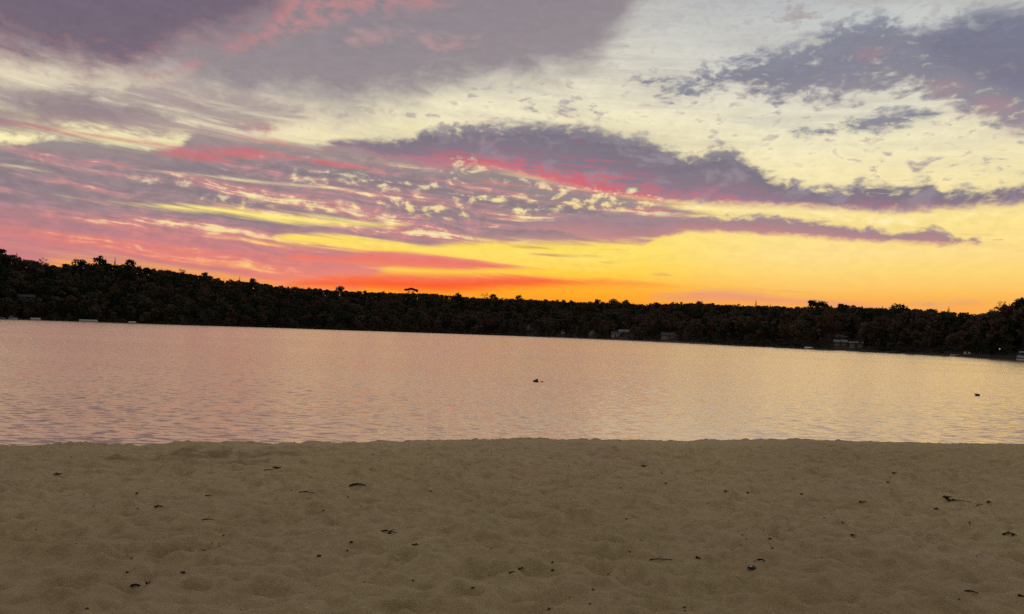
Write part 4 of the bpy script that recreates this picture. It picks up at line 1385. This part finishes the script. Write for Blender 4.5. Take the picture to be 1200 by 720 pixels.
# low pale wall at the water along the middle shore
xs = np.linspace(640, 835, 60)
a_ = np.array([azel(x, 395)[0] for x in xs])
d_ = shore_d(a_) + 0.15
wvv = []
for a, d in zip(a_, d_):
    j = 0.06 * math.sin(a * 40)
    for dd, z in ((0, -.4), (0.05 + j * .3, .62 + j), (.55, .62 + j), (.65, -.4)):
        wvv.append(((d + dd) * math.sin(a * D2R), (d + dd) * math.cos(a * D2R), z))
sw = obj("shore_wall", np_mesh("shore_wall", np.array(wvv), [grid_faces(len(a_), 4)], mstone))
tag(sw, "low pale stone wall along the waterline below the shore houses", "wall")

# ------------------------------------------------------------------ buoys on the lake
mblack = noisy("dark buoy plastic", (0.012, 0.010, 0.010), (0.022, 0.018, 0.017), 12.0, 0.45, 0.4)
morange = material("orange float", (0.75, 0.20, 0.06), 0.45, 0.4)
mrope = material("wet rope", (0.12, 0.09, 0.06), 0.8)


def on_water(px, py):
    d = ray(px, py)
    k = EYE / -d.z
    return Vector((d.x * k, d.y * k, 0))


p = on_water(628, 447.6)
bu = empty("mooring_buoy", p, 0)
tag(bu, "dark two-humped mooring buoy with a small orange float, near the middle of the lake", "buoy", "buoys floating on the lake")
MB().lathe([(0, -.08), (.10, -.06), (.135, 0.0), (.125, .05), (.08, .085), (.03, .10), (0, .102)], 20, -.01).build("body", mblack, bu, True)
MB().lathe([(0, .06), (.04, .07), (.05, .11), (.04, .135), (0, .145)], 14, .055).build("knob", mblack, bu, True)
fl = MB().lathe([(0, -.045), (.05, -.03), (.065, 0.005), (.05, .04), (0, .055)], 14, .30).build("float", morange, bu, True)
MB().tube([(.10, 0, .02), (.18, .01, .004), (.25, 0, .015)], .008, 6).build("rope", mrope, bu)
p = on_water(1145.5, 464)
bu = empty("mooring_buoy", p, 0)
tag(bu, "lone small dark buoy on the right side of the lake, lower than the orange-tipped one", "buoy", "buoys floating on the lake")
MB().lathe([(0, -.08), (.06, -.05), (.085, 0.0), (.11, .05), (.10, .085), (.03, .10), (0, .102)], 20).build("body", mblack, bu, True)
MB().tube([(-.09, 0, .07), (-.14, 0, .085), (-.155, 0, .075)], [.03, .02, .008], 8).build("handle", mblack, bu, True)
# houses and boats are set first (HOUSES), so the wood leaves their view of the lake open
def view_cap(az, dist):
    """greatest elevation a tree here may reach without hiding a house behind it (None: no room for a tree)"""
    cap = 90.0
    for a, d, half in CLEAR:
        if abs(az - a) < half + 0.12 and dist < d + 4:
            if dist > d - 9:
                return None
            cap = min(cap, math.degrees(math.atan2(float(hill_z(a, d)) + 0.3 - EYE, d)))
    return cap


wr = np.random.default_rng(23)
V, FQ, MI, nv_ = [], [], [], 0
TV, TF, TT = [], [], []
cnt = 0
for row in range(29):
    f = (row + 0.35) / 26.0
    az = -48.0
    while az < 44.0:
        sd, rb = float(shore_d(az)), float(ridge_back(az))
        dist = sd + 2.5 + (rb * 1.0 - 5) * f + wr.uniform(-3, 3)
        step = (6.2 if f > .12 else 5.0) * wr.uniform(.75, 1.3)
        az += math.degrees(step / dist)
        if rb < 120 and row % 3 == 2:
            continue
        cap = view_cap(az, dist)
        if cap is None:
            continue
        p = at(az, dist)
        i = int(wr.integers(len(WOODP)))
        (v, fq), tr = WOODP[i]
        s = wr.uniform(.55, 1.2) * (0.6 if f < .05 else 1.0)
        # never above the skyline
        top = EYE + dist * math.tan(min(float(sky_el(az)), cap) * D2R) - p.z
        if top < 2.5:
            continue
        s = min(s if f < .8 else s * 1.2, (0.96 if f < .75 else 0.86) * top / v[:, 2].max())
        a = wr.uniform(0, 6.28)
        R = np.array([[math.cos(a), -math.sin(a), 0], [math.sin(a), math.cos(a), 0], [0, 0, 1]]) * s
        vv = v @ R.T + np.array(p)
        V.append(vv)
        FQ.append(fq + nv_)
        tone = 1 if 6 <= i <= 8 else int(wr.choice([0, 0, 0, 1, 3, 3] if az < -12 else [0, 0, 1, 2, 3, 3, 3, 3]))  # browner, paler crowns at centre and right: haze lift put into leaf colour
        # autumn colour comes in drifts over the hillside
        g = float(perlin(np.array(p.x / 55.0), np.array(p.y / 55.0), 41))
        if tone in (0, 3) and g > .25:
            tone = 2 if wr.uniform() < .5 else 3
        MI.append(np.full(len(fq), tone))
        nv_ += len(vv)
        if f < .3 or True:
            t0 = nv_
            tvv = np.array([(0.16, 0, -1), (-.08, .14, -1), (-.08, -.14, -1), (0.1, 0, 8), (-.05, .08, 8), (-.05, -.08, 8)]) @ R.T + np.array(p)
            V.append(tvv)
            FQ.append(np.array([(0, 1, 4, 3), (1, 2, 5, 4), (2, 0, 3, 5)]) + t0)
            MI.append(np.full(3, 5))
            nv_ += 6
        cnt += 1
# undergrowth at the water's edge
BUSHP = [bush(tr_rng, 2.2, 2.2, 60, .42) for _ in range(4)]
az = -48.0
while az < 44.0:
    d0 = float(shore_d(az))
    dist = d0 + wr.uniform(.3, 3.2)
    az += math.degrees(wr.uniform(1.0, 2.4) / dist)
    if any(abs(az - a) < h + .12 for a, h in BOATS) or any(abs(az - a) < h + .05 for a, d, h in CLEAR) or abs(az - azel(1133, 400)[0]) < .35 or abs(az - azel(1171, 400)[0]) < .2:
        continue
    p = at(az, dist)
    (v, fq), tr = BUSHP[int(wr.integers(4))]
    s = wr.uniform(.4, 1.1)
    V.append(v * s + np.array(p))
    FQ.append(fq + nv_)
    MI.append(np.full(len(fq), int(wr.choice([0, 0, 1, 3]))))
    nv_ += len(v)
wood = obj("wood", np_mesh("wood", np.concatenate(V), [np.concatenate(FQ)], [LEAF[k] for k in KINDS_] + [mbark], np.concatenate(MI)))
tag(wood, "dark mass of mixed woodland covering the hills beyond the lake", "wood", None, 'stuff')
# ------------------------------------------------------------------ leaves, twigs and stones on the sand
mleafd = noisy("dead oak leaf", (0.030, 0.020, 0.012), (0.06, 0.040, 0.024), 30.0, 0.7)
mleafb = noisy("brown dead leaf", (0.045, 0.030, 0.018), (0.075, 0.05, 0.03), 30.0, 0.7)
mtwig = noisy("wet twig", (0.016, 0.011, 0.008), (0.035, 0.025, 0.017), 40.0, 0.7)
mpeb = noisy("dark pebble", (0.03, 0.027, 0.024), (0.06, 0.05, 0.045), 40.0, 0.5)
mshell = material("pale shell", (0.62, 0.58, 0.50), 0.45)
lr = np.random.default_rng(77)


def leaf_mesh(L, W, curl, lobes, seed, mat):
    r = np.random.default_rng(seed)
    nu, nv = 22, 9
    v = []
    for side in (0, 1):
        for i in range(nu):
            u = i / (nu - 1)
            w = W * (math.sin(math.pi * min(1, u * 1.02)) ** .7) * (1 - .38 * abs(math.sin(lobes * math.pi * u))) + .0008
            for j in range(nv):
                s = j / (nv - 1) * 2 - 1
                x = (u - .5) * L
                y = s * w
                z = curl * (s * s) * w * 1.3 + L * .16 * curl * (2 * u - 1) ** 2 + 0.004 * math.sin(9 * u + 3 * s + seed)
                v.append((x, y + .006 * math.sin(5 * u + seed), z + (0.0012 if side else 0)))
    f = [grid_faces(nu, nv), grid_faces(nu, nv)[:, ::-1] + nu * nv]
    n = nu * nv
    ring = [j for j in range(nv)] + [i * nv + nv - 1 for i in range(1, nu)] + [(nu - 1) * nv + j for j in range(nv - 2, -1, -1)] + [i * nv for i in range(nu - 2, 0, -1)]
    f.append(np.array([(a, b, b + n, a + n) for a, b in zip(ring, ring[1:] + ring[:1])]))
    return np_mesh("blade", np.array(v), f, mat, None, True)


def add_leaf(px, py, wpx, label, mat=mleafd, curl=0.55, rot=None, lobes=3, seed=1):
    gx, gy = sand_hit(px, py)
    L = wpx * gy / FPX * 0.78
    e = empty("dead_leaf", (gx, gy, float(sand_z(np.array([gx]), np.array([gy]))[0]) + .002), lr.uniform(-.4, .4) if rot is None else rot)
    tag(e, label, "leaf", "dead leaves lying on the sand")
    obj("blade", leaf_mesh(L, L * .33, curl * .7, lobes, seed, mat), e)
    MB().tube([(L * .48, 0, L * .16 * curl), (L * .62, L * .03, L * .1), (L * .75, L * .08, L * .02)], [.0022, .002, .0026], 6).build("stalk", mat, e, True)
    return e


def twig(px, py, wpx, label, forks=2, rot=None, thick=1.0, rise=.03):
    gx, gy = sand_hit(px, py)
    L = wpx * gy / FPX * 1.1
    m = MB()
    pts, rad = [], []
    for i in range(7):
        u = i / 6
        pts.append(((u - .5) * L, .05 * L * math.sin(4 * u + px), .004 + rise * math.sin(3.0 * u)))
        rad.append((.0065 - .0035 * u) * thick)
    m.tube(pts, rad, 7)
    for k in range(forks):
        q = Vector(pts[2 + 2 * k if 2 + 2 * k < 6 else 5])
        s = 1 if (k + int(px)) % 2 else -1
        m.tube([q, q + Vector((L * .12, s * L * .10, .012)), q + Vector((L * .27, s * L * .16, .004))], [.004 * thick, .003 * thick, .0018 * thick], 6)
    o = m.build("twig", mtwig, None, True)
    o.location = (gx, gy, float(sand_z(np.array([gx]), np.array([gy]))[0]))
    o.rotation_euler = (0, 0, lr.uniform(-.25, .25) if rot is None else rot)
    tag(o, label, "twig", "twigs lying on the sand")
    return o


def stone_mesh(name, sx, sy, sz, seed, mat):
    r = np.random.default_rng(seed)
    ph = r.uniform(0, 6, 6)
    v, nu, nw = [], 14, 18
    for i in range(nu):
        t = math.pi * (i + .02) / (nu - .96)
        for k in range(nw):
            a = 2 * math.pi * k / nw
            d = Vector((math.sin(t) * math.cos(a), math.sin(t) * math.sin(a), math.cos(t)))
            b = 1 + .10 * math.sin(3 * d.x + ph[0]) + .08 * math.sin(4 * d.y + ph[1]) + .06 * math.sin(5 * d.z + ph[2]) + .05 * math.sin(7 * d.x + 5 * d.y + ph[3])
            v.append((d.x * sx * b, d.y * sy * b, d.z * sz * b))
    f = []
    for i in range(nu - 1):
        for k in range(nw):
            k2 = (k + 1) % nw
            f.append((i * nw + k, (i + 1) * nw + k, (i + 1) * nw + k2, i * nw + k2))
    return np_mesh(name, np.array(v), [np.array(f)], mat, None, True)


def pebble(px, py, wpx, label, mat=mpeb, seed=1, flat=.55, name='pebble', cat='pebble'):
    gx, gy = sand_hit(px, py)
    r = wpx * gy / FPX * .42
    o = obj(name, stone_mesh(name, r, r * .8, r * flat, seed, mat))
    o.location = (gx, gy, float(sand_z(np.array([gx]), np.array([gy]))[0]) + r * flat * .4)
    tag(o, label, cat, "stones lying on the sand")
    return o


# the cluster at the right
add_leaf(1110, 584.5, 15, "long dark curled leaf, upper of the crossed pair on the right of the beach", rot=0.15, seed=2, curl=.7)
add_leaf(1113, 587.5, 13, "dark curled leaf lying under the crossed leaf on the right of the beach", rot=-0.2, seed=3, curl=.6)
twig(1124, 589, 24, "thin twig running right from the crossed dark leaves", 1, -0.1, .8, .01)
add_leaf(1158.5, 590.3, 7, "compact dark leaf on the sand a step right of the crossed leaves", rot=.2, seed=4, curl=.9)
twig(1148, 593.5, 12, "short pale-brown twig in front of the compact leaf on the right", 0, .4, .8, .01)
add_leaf(1097, 597.5, 7, "small dark leaf low-left of the crossed leaves", mleafb, rot=-.2, seed=5)
twig(1183, 628, 13, "arrow-shaped dark twig near the right edge of the sand", 1, -.15, 1.2, .02)
add_leaf(1187, 629, 5, "small dark leaf at the tip of the arrow-shaped twig", rot=.5, seed=6, curl=.8)
add_leaf(998, 629, 10, "flat dark leaf alone on the sand below the right buoy's left side", rot=0.05, seed=7, curl=.35)
add_leaf(1041, 566, 7, "dark leaf near the brink, left of and farther off than the crossed leaves", rot=.1, seed=8)
add_leaf(1048, 556, 7, "brown leaf nearest the brink on the right part of the beach", mleafb, rot=0, seed=9)
add_leaf(1010, 590, 9, "brown leaf half sunk in a small hollow, right of centre", mleafb, rot=-.1, seed=10, curl=.3)
add_leaf(939, 580, 5, "small dark leaf midway between the crossed leaves and the middle of the beach", rot=.3, seed=11, curl=.8)
pebble(876, 579, 4, "small dark pebble in the middle distance right of centre", seed=3)
# right of the middle, near
pebble(881, 667, 11, "dark wet stone with a pale shell on it, in the near sand right of centre", seed=5, flat=.5, name='stone', cat='stone')
sh = pebble(878.3, 665.6, 4.2, "small pale shell stuck on the dark wet stone", mshell, seed=6, flat=.45, name='shell', cat='shell')
sh["group"] = "shells on the sand"
sh.location = bpy.data.objects['stone'].location + Vector((-.010, -.009, .0105))
twig(892, 658.5, 8, "short straight twig just behind the stone with the shell", 0, -.25, 1.2, .008)
add_leaf(902, 634, 4.5, "tiny dark leaf farther off than the stone with the shell", rot=.2, seed=12, curl=.9)
twig(1137, 695.5, 15, "thin curved twig at the lower right of the beach", 0, -.3, 1.0, .01)
pebble(1124, 704, 3, "tiny dark pebble below the curved twig at the lower right", seed=8)
add_leaf(1196, 700, 8, "dark leaf at the lower right corner of the beach", rot=.1, seed=13)
add_leaf(818, 654.5, 8, "small brown leaf left of and behind the stone with the shell", rot=.2, seed=14, curl=.6)
twig(775, 657.5, 24, "long faint twig left of the small brown leaf, right of centre", 1, .12, .7, .008)
pebble(734, 609, 3.5, "small dark pebble right of the beach's centre", seed=9)
pebble(780, 568.5, 3, "tiny black pebble near the brink right of centre", seed=10)
add_leaf(755, 546.8, 8, "dark leaf close under the brink, right of centre", rot=.05, seed=15, curl=.6)
pebble(850, 578, 4, "round dark pebble in the right middle distance, left of its smaller neighbour", seed=21)
# middle
add_leaf(609.5, 668.5, 9, "black ragged leaf in the near sand at the centre", rot=.35, seed=16, curl=.8)
twig(600, 672.5, 8, "thin twig touching the black ragged leaf at the centre", 0, .5, .8, .006)
pebble(647.5, 671, 4.5, "dark pebble at the rim of the hollow right of the black ragged leaf", seed=11)
pebble(695, 692, 4.5, "dark pebble in the nearest sand right of centre", seed=12)
pebble(713, 674, 3.5, "small pebble behind the nearest pebble right of centre", seed=13)
add_leaf(486, 639.2, 8, "small black leaf left of centre, halfway down the beach", rot=.0, seed=17, curl=.5)
twig(454, 625, 20, "forked dark twig left of centre, behind the small black leaf", 2, -.1, 1.0, .012)
add_leaf(456, 626, 6, "scrap of dark leaf caught on the forked twig", rot=.3, seed=18, curl=.8)
twig(420, 571, 19, "dark bent twig with a knob end, in the middle distance left of centre", 1, -.08, 1.5, .02)
add_leaf(414, 569.5, 6, "dark leaf on the left end of the bent twig", rot=.4, seed=19, curl=.9)
pebble(411.5, 637, 5, "dark pebble left of the small black leaf", seed=14)
pebble(407, 647, 3.5, "tiny pebble in front of the pebble left of the small black leaf", seed=22)
pebble(374, 652, 6, "larger dark pebble left of centre in the near sand", seed=15)
# left
add_leaf(325, 549.5, 15, "long dark leaf under the brink, right of the furrow", rot=.1, seed=20, curl=.5)
twig(316, 552, 14, "thin twig in front of the long dark leaf under the brink", 0, .15, .8, .008)
add_leaf(66.5, 556, 11, "dark leaf far left under the brink", rot=-.05, seed=21, curl=.45)
twig(360, 578.5, 18, "slim dark twig in the middle distance, left of the bent twig", 1, -.05, .9, .01)
add_leaf(173, 684, 7, "dark narrow leaf in the nearest sand on the left", rot=.35, seed=22, curl=.8)
twig(159, 688.5, 10, "short dark twig left of the narrow leaf in the nearest sand", 0, .1, 1.3, .01)
pebble(149, 673, 4, "tiny dark pebble behind the short twig on the left", seed=16)
pebble(214, 672, 6, "dark pebble right of the narrow leaf on the left", seed=17)
twig(186, 596, 9, "twig scrap in the left middle distance below the furrow", 1, 0, 1.0, .01)
pebble(102, 714, 5, "dark pebble at the bottom edge on the left", seed=18)
twig(243, 583, 9, "faint twig right of the scrap in the left middle distance", 0, .2, .9, .01)
twig(244, 610.5, 12, "faint straight twig in the left middle distance, nearer than the scrap", 0, .05, .8, .006)
pebble(484, 681, 4, "small dark pebble in the near sand left of the black ragged leaf", seed=19)
add_leaf(555, 690, 7, "brown leaf at the foot of the deepest hollow left of the centre", mleafb, rot=.1, seed=23, curl=.4)

# specks too small and too many to count
lv, lf, nn_ = [], [], 0
xy = np.stack([lr.uniform(-9, 9, 2600), lr.uniform(3.6, 12.0, 2600)], 1)
xy = xy[np.abs(xy[:, 0]) < xy[:, 1] * .85]
dens = perlin(xy[:, 0] / .9, xy[:, 1] / .9, 61) + lr.uniform(-.5, .5, len(xy))
xy = xy[dens > .15]
zz = sand_z(xy[:, 0], xy[:, 1])
for (x, y), z in zip(xy, zz):
    s = lr.uniform(.0025, .0075) * (1 + .5 * (lr.uniform() > .9))
    a = lr.uniform(0, 6.28)
    e1 = np.array([math.cos(a), math.sin(a), lr.uniform(-.3, .3)]) * s * lr.uniform(1, 2.4)
    e2 = np.array([-math.sin(a), math.cos(a), lr.uniform(-.2, .2)]) * s
    c = np.array([x, y, z + s * .4])
    up = np.array([0, 0, s * .8])
    lv += [c + e1, c + e2, c - e1, c - e2, c + up, c - up]
    lf += [(nn_ + i, nn_ + (i + 1) % 4, nn_ + 4) for i in range(4)] + [(nn_ + (i + 1) % 4, nn_ + i, nn_ + 5) for i in range(4)]
    nn_ += 6
sp_ = obj("sand_litter", np_mesh("sand_litter", np.array(lv), [np.array(lf)], mleafd))
tag(sp_, "tiny dark specks of bark and grit scattered over the sand", "litter", None, 'stuff')
